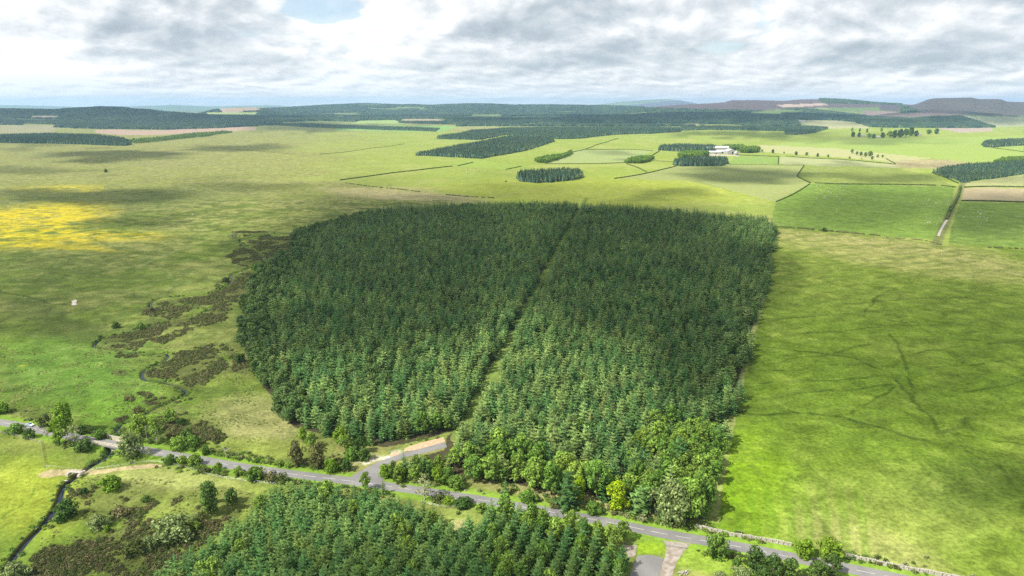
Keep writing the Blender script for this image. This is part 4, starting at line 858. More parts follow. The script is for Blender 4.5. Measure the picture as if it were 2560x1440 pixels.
bigwood('distant_forest', [(1752, 301), (1758, 293), (1900, 293), (1914, 302), (1770, 308)], 'square dark wood below the moorland ridge', 22, 1.3, 42)
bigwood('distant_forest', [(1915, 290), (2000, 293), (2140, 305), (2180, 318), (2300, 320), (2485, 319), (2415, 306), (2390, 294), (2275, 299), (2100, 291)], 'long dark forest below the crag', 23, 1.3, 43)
# forests on the hills, given in valley coordinates
def hillwood(x0, x1, y0, y1, label, seed, thr, sp=24):
    xs, ys = np.meshgrid(np.arange(x0, x1, sp), np.arange(y0, y1, sp)); rg = np.random.default_rng(seed); x = (xs + rg.uniform(-5, 5, xs.shape)).ravel(); y = (ys + rg.uniform(-5, 5, xs.shape)).ravel()
    k = (np.abs(x / y) < .80); x, y = x[k], y[k]; z = height(x, y); px, py = project(x, y, z)
    n_ = fbm(x / 700, y / 450, seed, 3)
    clear = np.zeros(len(x), bool)
    for pl in ([(75, 288), (150, 288), (150, 297), (75, 297)], [(-200, 311), (140, 313), (130, 340), (-200, 340)], [(235, 320), (660, 306), (700, 330), (235, 337)], [(540, 272), (560, 266), (640, 264), (658, 277), (560, 283)], [(515, 281), (650, 280), (640, 289), (515, 289)],
               [(1600, 270), (1760, 240), (2040, 240), (2060, 258), (2250, 262), (2260, 300), (2000, 271), (1900, 278)], [(2300, 280), (2250, 262), (2310, 240), (2330, 215), (2700, 215), (2700, 335), (2480, 318), (2400, 291), (2280, 299), (2150, 291)], [(1990, 299), (2150, 302), (2190, 325), (2000, 330)],
               [(1440, 309), (1750, 309), (1750, 314), (1440, 314)], [(1000, 297), (1115, 297), (1115, 306), (995, 306)], [(895, 301), (990, 300), (1010, 311), (880, 310)], [(700, 306), (800, 302), (1150, 312), (1110, 332), (700, 325)], [(1180, 286), (1260, 286), (1250, 296), (1170, 294)], [(0, 296), (140, 298), (140, 303), (0, 302)]):
        clear |= inpoly(px, py, pl)
    k = (n_ > thr) & ~clear & (py < 316); x, y, z = x[k], y[k], z[k]; s_ = rg.uniform(1.0, 1.35, len(x)); print(label, len(x)); scatter('distant_forest', x, y, z - .5, s_, s_, C_TILE, 6, label, seed)
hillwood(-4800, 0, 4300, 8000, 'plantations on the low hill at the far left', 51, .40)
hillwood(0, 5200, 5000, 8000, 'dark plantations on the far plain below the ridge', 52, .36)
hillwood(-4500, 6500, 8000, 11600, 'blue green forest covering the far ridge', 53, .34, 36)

# ------------------------------------------------------------------ heather and tussocks
def shrub_mesh(seed, h, r, n, leaf, mt):
    rn = random.Random(seed); mb = MB()
    for i in range(n):
        a = rn.random() * 6.283; q = math.sqrt(rn.random()); zt = h * math.sqrt(max(.05, 1 - q * q)) * rn.uniform(.55, 1.1); p = Vector((r * q * math.cos(a), r * q * math.sin(a), zt * .9)); l = leaf * rn.uniform(.6, 1.3)
        n_ = Vector((math.cos(a) * q + rn.uniform(-.5, .5), math.sin(a) * q + rn.uniform(-.5, .5), rn.uniform(.3, 1.1))).normalized(); t1 = n_.orthogonal().normalized(); t2 = n_.cross(t1); an = rn.random() * 6.28; e1 = t1 * math.cos(an) + t2 * math.sin(an); e2 = n_.cross(e1)
        mb.face((p - e1 * l, p - e2 * l * .5, p + e1 * l, p + e2 * l * .6))
    for i in range(5):
        a = i * 1.257; mb.face(((0, 0, -.2), (r * .8 * math.cos(a), r * .8 * math.sin(a), h * .5), (r * .8 * math.cos(a + 1.3), r * .8 * math.sin(a + 1.3), h * .5)))
    return mb.mesh('shrub', mt)
C_HE = proto_coll('heather_kind', [shrub_mesh(300 + i, .95, 1.05, 90, .20, M['heather']) for i in range(4)])
C_GR = proto_coll('rush_kind', [shrub_mesh(320 + i, .55, .6, 40, .16, m_) for i, m_ in enumerate((foliage('rushes', (.12, .17, .03), (.17, .22, .045), (.25, .27, .09), .05, .2), foliage('pale_grass_tufts', (.22, .24, .08), (.28, .27, .12), (.33, .31, .16), .05, .2)))])
HX, HY, HS = [], [], []
for i, (pl, k) in enumerate(HEATH):
    x, y = jgrid(pl, 1.35, .5, 60 + i); n_ = fbm(x / 14, y / 14, 63, 4, .6); lim = .54 - (k - .6) * .34; kk = n_ > lim + np.random.default_rng(700 + i).normal(0, .035, len(x)); x, y = x[kk], y[kk]; d_, _ = seg_dist(x, y, STREAM); kk = d_ > 2.6; HX.append(x[kk]); HY.append(y[kk]); HS.append(np.random.default_rng(i).uniform(.4, 1.45, kk.sum()))
x, y, s_ = np.concatenate(HX), np.concatenate(HY), np.concatenate(HS); print('heather', len(x)); scatter('heather', x, y, height(x, y), s_, s_, C_HE, 4, 'brown green heather and scrub on the stream banks', 61)
TX, TY = [], []
for i, (pl, lim) in enumerate([([(180, 1180), (800, 1250), (420, 1470), (60, 1470)], .53), ([(-20, 860), (600, 860), (700, 1040), (740, 1180), (-20, 1060)], .57)]):
    x, y = jgrid(pl, 1.9, .5, 80 + i); n_ = fbm(x / 9, y / 9, 83, 3, .6); kk = n_ > lim; x, y = x[kk], y[kk]; d_, _ = seg_dist(x, y, STREAM); d2, _ = seg_dist(x, y, ROAD); kk = (d_ > 2.2) & (d2 > 6) & ~inpoly(x, y, [at(*p)[:2] for p in FOREST]); TX.append(x[kk]); TY.append(y[kk])
x, y = np.concatenate(TX), np.concatenate(TY); s_ = np.random.default_rng(8).uniform(.5, 1.1, len(x)); print('tufts', len(x)); scatter('grass', x, y, height(x, y), s_, s_ * .8, C_GR, 2, 'rush and pale grass tufts in the rough pasture', 81)

# rough growth along the road and under the forest front
C_BU = proto_coll('bramble_kind', [leafy_mesh(840 + i, 1.6, 1.3, 10, 30, .2, m_, 0) for i, m_ in enumerate((M['leaf'], M['leaf_d'], M['heather'], M['leaf'], M['pale']))])
rg = np.random.default_rng(91); sA = rg.uniform(0, acc_[-1], 2600); off = np.where(rg.random(2600) < .5, -1, 1) * (4.6 + np.abs(rg.normal(0, 3.0, 2600)))
pp = np.array([along(float(a), float(b)) for a, b in zip(sA, off)]); n_ = fbm(pp[:, 0] / 11, pp[:, 1] / 11, 95, 3); k = (n_ > .52) & (np.abs(off) > 5.2); pp = pp[k]
x2, y2 = jgrid([(970, 1180), (1060, 1196), (1180, 1202), (1280, 1215), (1400, 1240), (1500, 1252), (1600, 1275), (1690, 1305), (1660, 1315), (1500, 1280), (1300, 1245), (1120, 1218), (960, 1200)], 2.2, .5, 96); k2 = fbm(x2 / 8, y2 / 8, 97, 3) > .56; 
x3, y3 = jgrid([(740, 1165), (900, 1105), (1000, 1115), (1100, 1092), (1110, 1096), (1010, 1122), (930, 1150), (870, 1190), (700, 1172)], 2.4, .5, 98); k3 = fbm(x3 / 8, y3 / 8, 99, 3) > .55
xx, yy_ = np.concatenate([pp[:, 0], x2[k2], x3[k3]]), np.concatenate([pp[:, 1], y2[k2], y3[k3]]); dB = np.hypot(xx - bx_, yy_ - by_); jn = inpoly(xx, yy_, [flat(*p) for p in [(862, 1205), (880, 1183), (945, 1148), (1000, 1120), (1120, 1090), (1125, 1122), (1060, 1138), (975, 1165), (968, 1208)]]); tk_ = inpoly(xx, yy_, [flat(*p) for p in [(1550, 1500), (1555, 1358), (1600, 1358), (1600, 1385), (1645, 1385), (1640, 1345), (1740, 1355), (1690, 1500)]])
k = (dB > 9) & ~jn & ~tk_; xx, yy_ = xx[k], yy_[k]; s_ = rg.uniform(.35, 1.15, len(xx)); scatter('undergrowth', xx, yy_, height(xx, yy_), s_, s_ * .8, C_BU, 5, 'brambles and rough growth on the road verges', 100)

rg = np.random.default_rng(121); SX = np.array(STREAM); idx = rg.integers(0, len(SX) - 1, 2600); sgn = np.where(rg.random(2600) < .5, -1, 1); tx_ = SX[idx + 1] - SX[idx]; ln = np.hypot(tx_[:, 0], tx_[:, 1]) + 1e-6
of = sgn * rg.uniform(1.5, 2.8, 2600); bxx = SX[idx, 0] - tx_[:, 1] / ln * of + rg.uniform(-1, 1, 2600); byy = SX[idx, 1] + tx_[:, 0] / ln * of + rg.uniform(-1, 1, 2600); d2, _ = seg_dist(bxx, byy, ROAD); k = (d2 > 6) & (fbm(bxx / 7, byy / 7, 131, 3) > .53); bxx, byy = bxx[k], byy[k]
s_ = rg.uniform(.6, 1.5, len(bxx)); C_BK = proto_coll('bank_grass_kind', [shrub_mesh(340 + i, .6, .8, 50, .2, m_) for i, m_ in enumerate((foliage('bank_grass', (.09, .16, .022), (.15, .23, .035), (.22, .29, .06), .05, .25), M['leaf_m'], M['leaf']))])
scatter('bank_growth', bxx, byy, height(bxx, byy), s_, s_, C_BK, 3, 'overhanging grass and rushes on the stream banks', 132)

# ------------------------------------------------------------------ hedges
def hedge(px, label, h=2.2, wd=1.9, dens=5.0, seed=1, mt='hedge', gaps=0.0, name='hedge', cat='hedge'):
    rn = random.Random(seed); P_ = smooth_poly([at(*p)[:2] for p in px], 6.0) if len(px) > 2 else [at(*p)[:2] for p in px]
    L = [0.0]
    for a, b_ in zip(P_[:-1], P_[1:]): L.append(L[-1] + math.dist(a, b_))
    mb = MB(); ox, oy = P_[0]; oz = zat(ox, oy); n = max(2, int(L[-1] / 3.0)); prev = None; cs = []
    S = np.linspace(0, L[-1], n + 1); X = np.interp(S, L, [p[0] for p in P_]); Y = np.interp(S, L, [p[1] for p in P_]); Z = height(X, Y)
    for i in range(n + 1):
        a, b_ = max(i - 1, 0), min(i + 1, n); dx_, dy_ = X[b_] - X[a], Y[b_] - Y[a]; l = math.hypot(dx_, dy_) or 1; nx, ny = -dy_ / l, dx_ / l; hh = h * rn.uniform(.72, .95); ww = wd * .38
        r_ = [(X[i] + nx * ww * k - ox, Y[i] + ny * ww * k - oy, Z[i] + q * hh - oz) for k, q in ((-1, -.1), (-1.1, .6), (-.5, 1), (.5, 1), (1.1, .6), (1, -.1))]
        if prev and not (gaps and rn.random() < gaps):
            for j in range(5): mb.face((prev[j], prev[j + 1], r_[j + 1], r_[j]))
            for q in range(int(dens * 3)):
                f = rn.random(); k = rn.uniform(-1, 1); zt = h * (1 - abs(k) ** 3 * .6) * rn.uniform(.45, 1.12); c_ = Vector((X[i - 1] + (X[i] - X[i - 1]) * f + nx * k * wd * .52 - ox, Y[i - 1] + (Y[i] - Y[i - 1]) * f + ny * k * wd * .52 - oy, Z[i] + zt - oz))
                n_ = Vector((nx * k + rn.uniform(-.6, .6), ny * k + rn.uniform(-.6, .6), rn.uniform(0, 1))).normalized(); t1 = n_.orthogonal().normalized(); t2 = n_.cross(t1); s_ = rn.uniform(.25, .55)
                mb.face((c_ - t1 * s_, c_ - t2 * s_ * .7, c_ + t1 * s_, c_ + t2 * s_ * .7))
        prev = r_
    o = mb.build(name, M[mt]); o.location = (ox, oy, oz); tag(o, label, cat, 'field boundaries'); return o
HED = [([(850, 451), (966, 435), (1060, 424), (1131, 416)], 'long hedge between the moor and the pastures', 2.4), ([(1145, 415), (1183, 406)], 'short hedge below the long conifer wedge', 2.2), ([(1265, 424), (1303, 416)], 'short hedge stub left of the oval wood', 2),
       ([(1363, 410), (1448, 410), (1564, 407)], 'hedge below the pale grey green field', 2.2), ([(1430, 381), (1490, 363), (1546, 346)], 'hedge climbing from the narrow copse to the conifer band', 2.2), ([(1460, 374), (1560, 374), (1632, 377)], 'hedge above the pale grey green field', 2.2),
       ([(1565, 409), (1617, 430)], 'dark hedge sloping down from the bright copse', 2.2), ([(1536, 447), (1600, 437), (1645, 427), (1692, 415)], 'hedge curving up to the dark shelter wood', 2.4), ([(1628, 402), (1690, 405)], 'thin hedge between the bright copse and the farm', 1.6),
       ([(1614, 399), (1648, 378)], 'hedge between the bright copse and the wood behind the farm', 2.6), ([(1839, 388), (1948, 392)], 'hedge right of the farm yard', 2.6), ([(1947, 392), (1945, 411)], 'short cross hedge in front of the avenue of trees', 2.4), ([(1964, 391), (2100, 399), (2239, 411)], 'long hedge below the row of avenue trees', 2.4),
       ([(2010, 414), (1994, 438), (1996, 443), (2026, 458)], 'bent hedge at the corner of the dark pasture', 2.4), ([(2024, 460), (1985, 485), (1940, 505)], 'yellowish hedge running down to a point', 1.8), ([(2037, 458), (2110, 461), (2230, 462), (2340, 464)], 'long dark hedge across the sheep pasture', 2.6),
       ([(2353, 464), (2390, 469)], 'short hedge next to the track, past the gap', 2.2), ([(2411, 469), (2480, 467), (2620, 470)], 'hedge above the tan field at the right edge', 2.6), ([(2403, 503), (2480, 504), (2620, 509)], 'hedge below the tan field at the right edge', 2.8),
       ([(2330, 432), (2365, 445), (2396, 459)], 'hedge along the front of the young conifer plantation', 1.8), ([(2481, 370), (2620, 389)], 'hedge below the grey green wood at the right edge', 2.0), ([(2215, 397), (2238, 409)], 'short hedge at the end of the avenue', 2)]
for i, (p, lb, h_) in enumerate(HED): hedge(p, lb, h_, 2.0, 5.0, 400 + i)
hedge([(1820, 411), (1900, 412), (2009, 413)], 'thin overgrown fence line across the top of the grey green field', 1.1, .9, 3, 450, name='hedge')
hedge([(1938, 567), (2000, 571), (2060, 577), (2140, 584), (2200, 590)], 'scrubby brown heather bank above the big right field', 1.8, 4.5, 5, 451, 'heather', .15)
hedge([(2215, 594), (2300, 600), (2352, 612)], 'gappy scrub bank right of the long heather bank', 1.0, 2.5, 3, 452, 'heather', .5)
hedge([(865, 458), (925, 466), (985, 472), (1050, 480)], 'broken line of low scrub across the straw coloured moor', 1.5, 3, 3, 453, 'heather', .45)
hedge([(1115, 487), (1170, 492), (1240, 495)], 'low scrub line above the back edge of the big forest', 1.8, 3, 4, 454, 'heather', .25)
hedge([(800, 386), (900, 375), (1010, 360)], 'dark low scrub line on the far moor', 1.6, 4, 2, 455, 'heather', .2)
hedge([(490, 365), (560, 371), (650, 379), (740, 386)], 'thin dark ditch line on the far left moor', 1.2, 3, 2, 456, 'heather', .3)
hedge([(2470, 619), (2520, 621), (2600, 625)], 'scrub line at the right edge above the big field', 1.6, 3, 4, 457, 'heather', .3)
hedge([(2402, 466), (2396, 490), (2388, 506), (2375, 530)], 'dark scrub lining the track beside the tan field', 3.0, 4.5, 5, 458, 'leaf_d', .3)
hedge([(2380, 515), (2366, 550)], 'heather clump on the stream beside the track', 2.2, 6, 5, 459, 'heather', .2)
# small stream beside the track
tp_ = smooth_poly([at(*p)[:2] for p in [(2372, 545), (2362, 558), (2350, 580), (2346, 590)]], 3); ribbon('stream_water', tp_, 3.0, 0, M['concrete'], label='pale stony stream beside the field track', zf=lambda p: zat(*p) + .12)

# ------------------------------------------------------------------ walls and fences
def drywall(px, label, h=1.25, wd=.7):
    P_ = smooth_poly([at(*p)[:2] for p in px], 1.6); rn = random.Random(7); mb = MB(); ox, oy = P_[0]; oz = zat(ox, oy)
    for a, b_ in zip(P_[:-1], P_[1:]):
        l = math.dist(a, b_); an = math.atan2(b_[1] - a[1], b_[0] - a[0]); cx1, cy1 = (a[0] + b_[0]) / 2, (a[1] + b_[1]) / 2; z_ = zat(cx1, cy1) - oz; hh = h * rn.uniform(.88, 1.08)
        mb.box((cx1 - ox, cy1 - oy, z_ + hh / 2 - .15), (l - .004, wd, hh + .3), an, 0, .8)
        k = 3
        for j in range(k):   # coping stones
            f = (j + .5) / k - .5; mb.box((cx1 - ox + math.cos(an) * f * l, cy1 - oy + math.sin(an) * f * l, z_ + hh + .10), (l / k * .82, wd * rn.uniform(.75, 1.0), .22 * rn.uniform(.7, 1.3)), an + rn.uniform(-.15, .15))
    o = mb.build('stone_wall', M['stone']); o.location = (ox, oy, oz); tag(o, label, 'wall', 'dry stone walls by the road'); return o
drywall([(1739, 1318), (1818, 1337), (1902, 1351), (1979, 1365)], 'pale dry stone wall from the forest corner to the round light green bushes')
drywall([(2095, 1388), (2154, 1401), (2271, 1425), (2355, 1440), (2560, 1480)], 'pale dry stone wall running out of the frame at the bottom right')
def fence(px, label, h=1.15, sp=2.6, rails=True, mesh_=False, bars=3, cat='fence', name='fence', group='stock fences'):
    P_ = smooth_poly([at(*p)[:2] for p in px], 4.0); L = [0.0]
    for a, b_ in zip(P_[:-1], P_[1:]): L.append(L[-1] + math.dist(a, b_))
    n = max(1, int(L[-1] / sp)); S = np.linspace(0, L[-1], n + 1); X = np.interp(S, L, [p[0] for p in P_]); Y = np.interp(S, L, [p[1] for p in P_]); Z = height(X, Y); o = empty(name, (X[0], Y[0], Z[0])); tag(o, label, cat, group)
    pm = MB(); pm.box((0, 0, h / 2 - .1), (.10, .10, h + .35)); pme = pm.mesh('post', M['timber'])
    for i in range(n + 1):
        c_ = bpy.data.objects.new('post', pme); COL.objects.link(c_); c_.parent = o; c_.location = (X[i] - X[0], Y[i] - Y[0], Z[i] - Z[0])
    for k in range(bars):
        z_ = h * (k + 1) / (bars + .15); mb = MB(); mb.tube([(X[i] - X[0], Y[i] - Y[0] + .08, Z[i] - Z[0] + z_) for i in range(n + 1)], .04 if rails else .012, 4)
        mb.build('rail' if rails else 'wire', M['timber'] if rails else M['wire'], o)
    return o
fence([(102, 1106), (106, 1136), (112, 1168)], 'pale timber fence running down the slope left of the bridge', 1.5, 2.2, True, bars=4)
fence([(-30, 1080), (20, 1086), (50, 1094)], 'timber fence along the grass at the left edge', 1.2, 2.6)
fence([(70, 1100), (102, 1107)], 'timber fence between the field gate and the sloping fence', 1.2, 2.6)
fence([(113, 1168), (145, 1171), (176, 1175)], 'wire fence leading to the concrete ford', 1.1, 2.4, False)
fence([(212, 1178), (240, 1175), (300, 1166), (372, 1156), (420, 1160), (470, 1172), (520, 1188), (600, 1202), (690, 1212)], 'long wire fence curving over the grassy rise below the road', 1.1, 3.2, False)
fence([(1050, 1256), (1100, 1268), (1170, 1272)], 'wire fence above the plantation clearing', 1.1, 3, False)
fence([(1934, 640), (1893, 780), (1856, 930), (1825, 1060), (1806, 1120), (1792, 1220), (1780, 1295), (1741, 1315)], 'wire fence along the right edge of the big forest', 1.1, 12, False, bars=2)
fence([(1559, 1362), (1592, 1362), (1587, 1392)], 'wire fence around the gravel pad', 1.1, 2.4, False)
fence([(1653, 1354), (1662, 1364)], 'short fence left of the metal gate', 1.1, 1.6, False)
def gate(px, label, mt, wood_=False):
    a, b_ = at(*px[0]), at(*px[1]); l = math.dist(a[:2], b_[:2]); an = math.atan2(b_[1] - a[1], b_[0] - a[0]); o = empty('field_gate', (a[0], a[1], min(a[2], b_[2])), an); tag(o, label, 'gate', 'field gates')
    for x in (0, l):
        mb = MB(); mb.box((x, 0, .6), (.18, .18, 1.6)); mb.build('post', M['timber'], o)
    mb = MB()
    for k in range(5): mb.tube([(.15, 0, .25 + k * .24), (l - .15, 0, .25 + k * .24)], .035, 5)
    for x in (.15, l / 2, l - .15): mb.tube([(x, .04, .2), (x, .04, 1.25)], .035, 5)
    mb.tube([(.15, -.04, .25), (l - .15, -.04, 1.2)], .03, 5); mb.build('leaf', M[mt], o); return o
gate([(1664, 1366), (1714, 1372)], 'pale metal gate across the stony track', 'wire'); gate([(50, 1094), (70, 1100)], 'weathered timber gate in the field at the left', 'timber')

# ------------------------------------------------------------------ road bridge
def bridge():
    i = min(range(len(ROAD)), key=lambda k: math.dist(ROAD[k], (bx_, by_))); a, b_ = ROAD[i - 1], ROAD[i + 1]; an = math.atan2(b_[1] - a[1], b_[0] - a[0]); c_ = ROAD[i]
    # centre where the stream passes
    j = min(range(len(STREAM)), key=lambda k: min(math.dist(STREAM[k], r_) for r_ in ROAD[max(0, i - 6):i + 7])); c_ = STREAM[j]
    o = empty('stone_bridge', (c_[0], c_[1], 0), an); tag(o, 'pale stone bridge with one arch carrying the road over the stream', 'bridge')
    rad, spr_z, bot = 2.4, -2.7, -4.2; Lh = 8.5
    for side in (-1, 1):
        mb = MB(); y0, y1 = side * 3.15, side * 3.75; N = 14
        arc_ = [(-rad * math.cos(math.pi * k / N), spr_z + rad * .82 * math.sin(math.pi * k / N)) for k in range(N + 1)]; top_ = .12
        outline = [(-Lh, top_), (-Lh, bot + 1.5), (-rad - 2, bot), (-rad, bot)] + arc_ + [(rad, bot), (rad + 2, bot), (Lh, bot + 1.5), (Lh, top_)]
        for y in (y0, y1):
            cols = [(-Lh, bot + 1.5), (-rad - 2, bot), (-rad, bot)]
            mb.face([(-Lh, y, top_), (-Lh, y, bot + 1.5), (-rad - 2, y, bot), (-rad, y, bot), (-rad, y, spr_z), (-rad, y, top_)])
            mb.face([(Lh, y, top_), (rad, y, top_), (rad, y, spr_z), (rad, y, bot), (rad + 2, y, bot), (Lh, y, bot + 1.5)])
            for (xa, za), (xb, zb) in zip(arc_[:-1], arc_[1:]): mb.face([(xa, y, za), (xb, y, zb), (xb, y, top_), (xa, y, top_)])
        mb.build('spandrel_wall', M['sandstone'], o)
        mb = MB()
        for (xa, za), (xb, zb) in zip(arc_[:-1], arc_[1:]):
            k = 1.16; q = lambda x, z: (x * k, spr_z + (z - spr_z) * k); mb.face([(xa, y1 + side * .06, za), (xb, y1 + side * .06, zb), (q(xb, zb)[0], y1 + side * .06, q(xb, zb)[1]), (q(xa, za)[0], y1 + side * .06, q(xa, za)[1])])
        mb.build('arch_ring', M['concrete'], o)
        mb = MB(); mb.box((0, side * 3.45, .55), (Lh * 2 - .2, .5, .84)); mb.build('parapet', M['sandstone'], o); mb = MB()
        for k in range(14): mb.box((-Lh + .7 + k * (2 * Lh - 1.4) / 13, side * 3.45, 1.05), (1.2, .66, .15)); 
        mb.build('coping', M['stone'], o)
    mb = MB(); N = 14; arc_ = [(-rad * math.cos(math.pi * k / N), spr_z + rad * .82 * math.sin(math.pi * k / N)) for k in range(N + 1)]
    pts = [(-rad, bot)] + arc_ + [(rad, bot)]
    for (xa, za), (xb, zb) in zip(pts[:-1], pts[1:]): mb.face([(xa, -3.7, za), (xb, -3.7, zb), (xb, 3.7, zb), (xa, 3.7, za)])
    mb.build('vault', M['stone'], o)
bridge()
def ford():
    fp_ = flat(197, 1178); x, y = min(STREAM, key=lambda q: math.dist(q, fp_)); z = -1.0; o = empty('concrete_ford', (x, y, z), R(-8), (.62, .62, .6)); tag(o, 'small concrete cattle bridge with bars over the stream', 'footbridge')
    mb = MB(); mb.box((-4.6, 0, .3), (2.2, 7.5, 1.8), R(4), 0, .85); mb.build('abutment', M['concrete'], o); mb = MB(); mb.box((4.4, .5, .2), (2.0, 8.0, 1.6), R(4), 0, .85); mb.build('abutment', M['concrete'], o)
    mb = MB(); mb.box((0, .4, 1.25), (9.4, 3.0, .3)); mb.build('deck', M['concrete'], o)
    for yy in (-1.3, 2.0):
        mb = MB(); mb.tube([(-4.6, yy, 1.9), (4.6, yy, 1.9)], .1, 6); mb.tube([(-4.6, yy, 1.4), (-4.6, yy, 1.9)], .08, 6); mb.tube([(4.6, yy, 1.4), (4.6, yy, 1.9)], .08, 6); mb.tube([(0, yy, 1.4), (0, yy, 1.9)], .08, 6); mb.build('handrail', M['wire'], o)
ford()

# ------------------------------------------------------------------ the car
m, t = mat('car_paint'); b = t.new('ShaderNodeBsdfPrincipled', i_Roughness=.25); b.inputs['Base Color'].default_value = (.75, .78, .82, 1); b.inputs['Coat Weight'].default_value = .6; finish(t, b.outputs[0]); M['paint'] = m
m, t = mat('car_blue'); b = t.new('ShaderNodeBsdfPrincipled', i_Roughness=.3); b.inputs['Base Color'].default_value = (.10, .30, .58, 1); finish(t, b.outputs[0]); M['blue'] = m
m, t = mat('car_glass'); b = t.new('ShaderNodeBsdfPrincipled', i_Roughness=.05); b.inputs['Base Color'].default_value = (.015, .03, .07, 1); finish(t, b.outputs[0]); M['cglass'] = m
m, t = mat('rubber'); b = t.new('ShaderNodeBsdfPrincipled', i_Roughness=.8); b.inputs['Base Color'].default_value = (.02, .02, .02, 1); finish(t, b.outputs[0]); M['rubber'] = m
def car(px, py):
    x, y = flat(px, py, .1); i = min(range(len(ROAD)), key=lambda k: math.dist(ROAD[k], (x, y))); a, b_ = ROAD[i], ROAD[i + 1]; an = math.atan2(b_[1] - a[1], b_[0] - a[0])
    nx, ny = -math.sin(an), math.cos(an); x, y = ROAD[i][0] + nx * 1.6, ROAD[i][1] + ny * 1.6
    o = empty('car', (x, y, .075), an); tag(o, 'white car with pale blue sides driving on the road at the left', 'car')
    prof = [(-2.15, .35), (-2.2, .75), (-2.05, 1.0), (-1.6, 1.42), (-.1, 1.48), (.75, 1.0), (1.9, .88), (2.15, .65), (2.15, .35)]
    mb = MB(); n = len(prof)
    ring = []
    for yy, ins in ((-.88, 0), (.88, 0)):
        ring.append([(px_, yy * (.80 if z_ > 1.2 else 1.0), z_) for px_, z_ in prof])
    for k in range(n - 1): mb.face((ring[0][k], ring[1][k], ring[1][k + 1], ring[0][k + 1]))
    mb.face(ring[0]); mb.face(ring[1][::-1]); mb.face((ring[0][0], ring[0][-1], ring[1][-1], ring[1][0])); mb.build('body', M['paint'], o)
    for s_ in (-1, 1):
        mb = MB(); mb.face([(-1.7, s_ * .895, 1.02), (.55, s_ * .895, 1.02), (-.15, s_ * .745, 1.40), (-1.45, s_ * .745, 1.36)]); mb.build('side_window', M['cglass'], o)
        mb = MB(); mb.box((0, s_ * .885, .66), (4.0, .03, .34)); mb.build('side_stripe', M['blue'], o)
        for xx in (-1.35, 1.35):
            mb = MB(); mb.tube([(xx, s_ * .93, .32), (xx, s_ * .70, .32)], .33, 14); wh = mb.build('wheel', M['rubber'], o); mb = MB(); mb.tube([(xx, s_ * .94, .32), (xx, s_ * .925, .32)], .19, 10); mb.build('rim', M['wire'], wh)
        mb = MB(); mb.box((2.13, s_ * .6, .72), (.08, .35, .16)); mb.build('headlight', M['wire'], o)
    mb = MB(); mb.face([(.78, -.74, 1.02), (.78, .74, 1.02), (-.06, .66, 1.49), (-.06, -.66, 1.49)]); mb.build('windscreen', M['cglass'], o)
    mb = MB(); mb.face([(-1.64, -.66, 1.43), (-1.64, .66, 1.43), (-2.06, .78, 1.03), (-2.06, -.78, 1.03)]); mb.build('rear_window', M['cglass'], o)
    mb = MB(); mb.face([(-1.45, -.55, 1.465), (-1.45, .55, 1.465), (-.35, .55, 1.495), (-.35, -.55, 1.495)][::-1]); mb.build('sunroof', M['cglass'], o)
car(68, 1060)

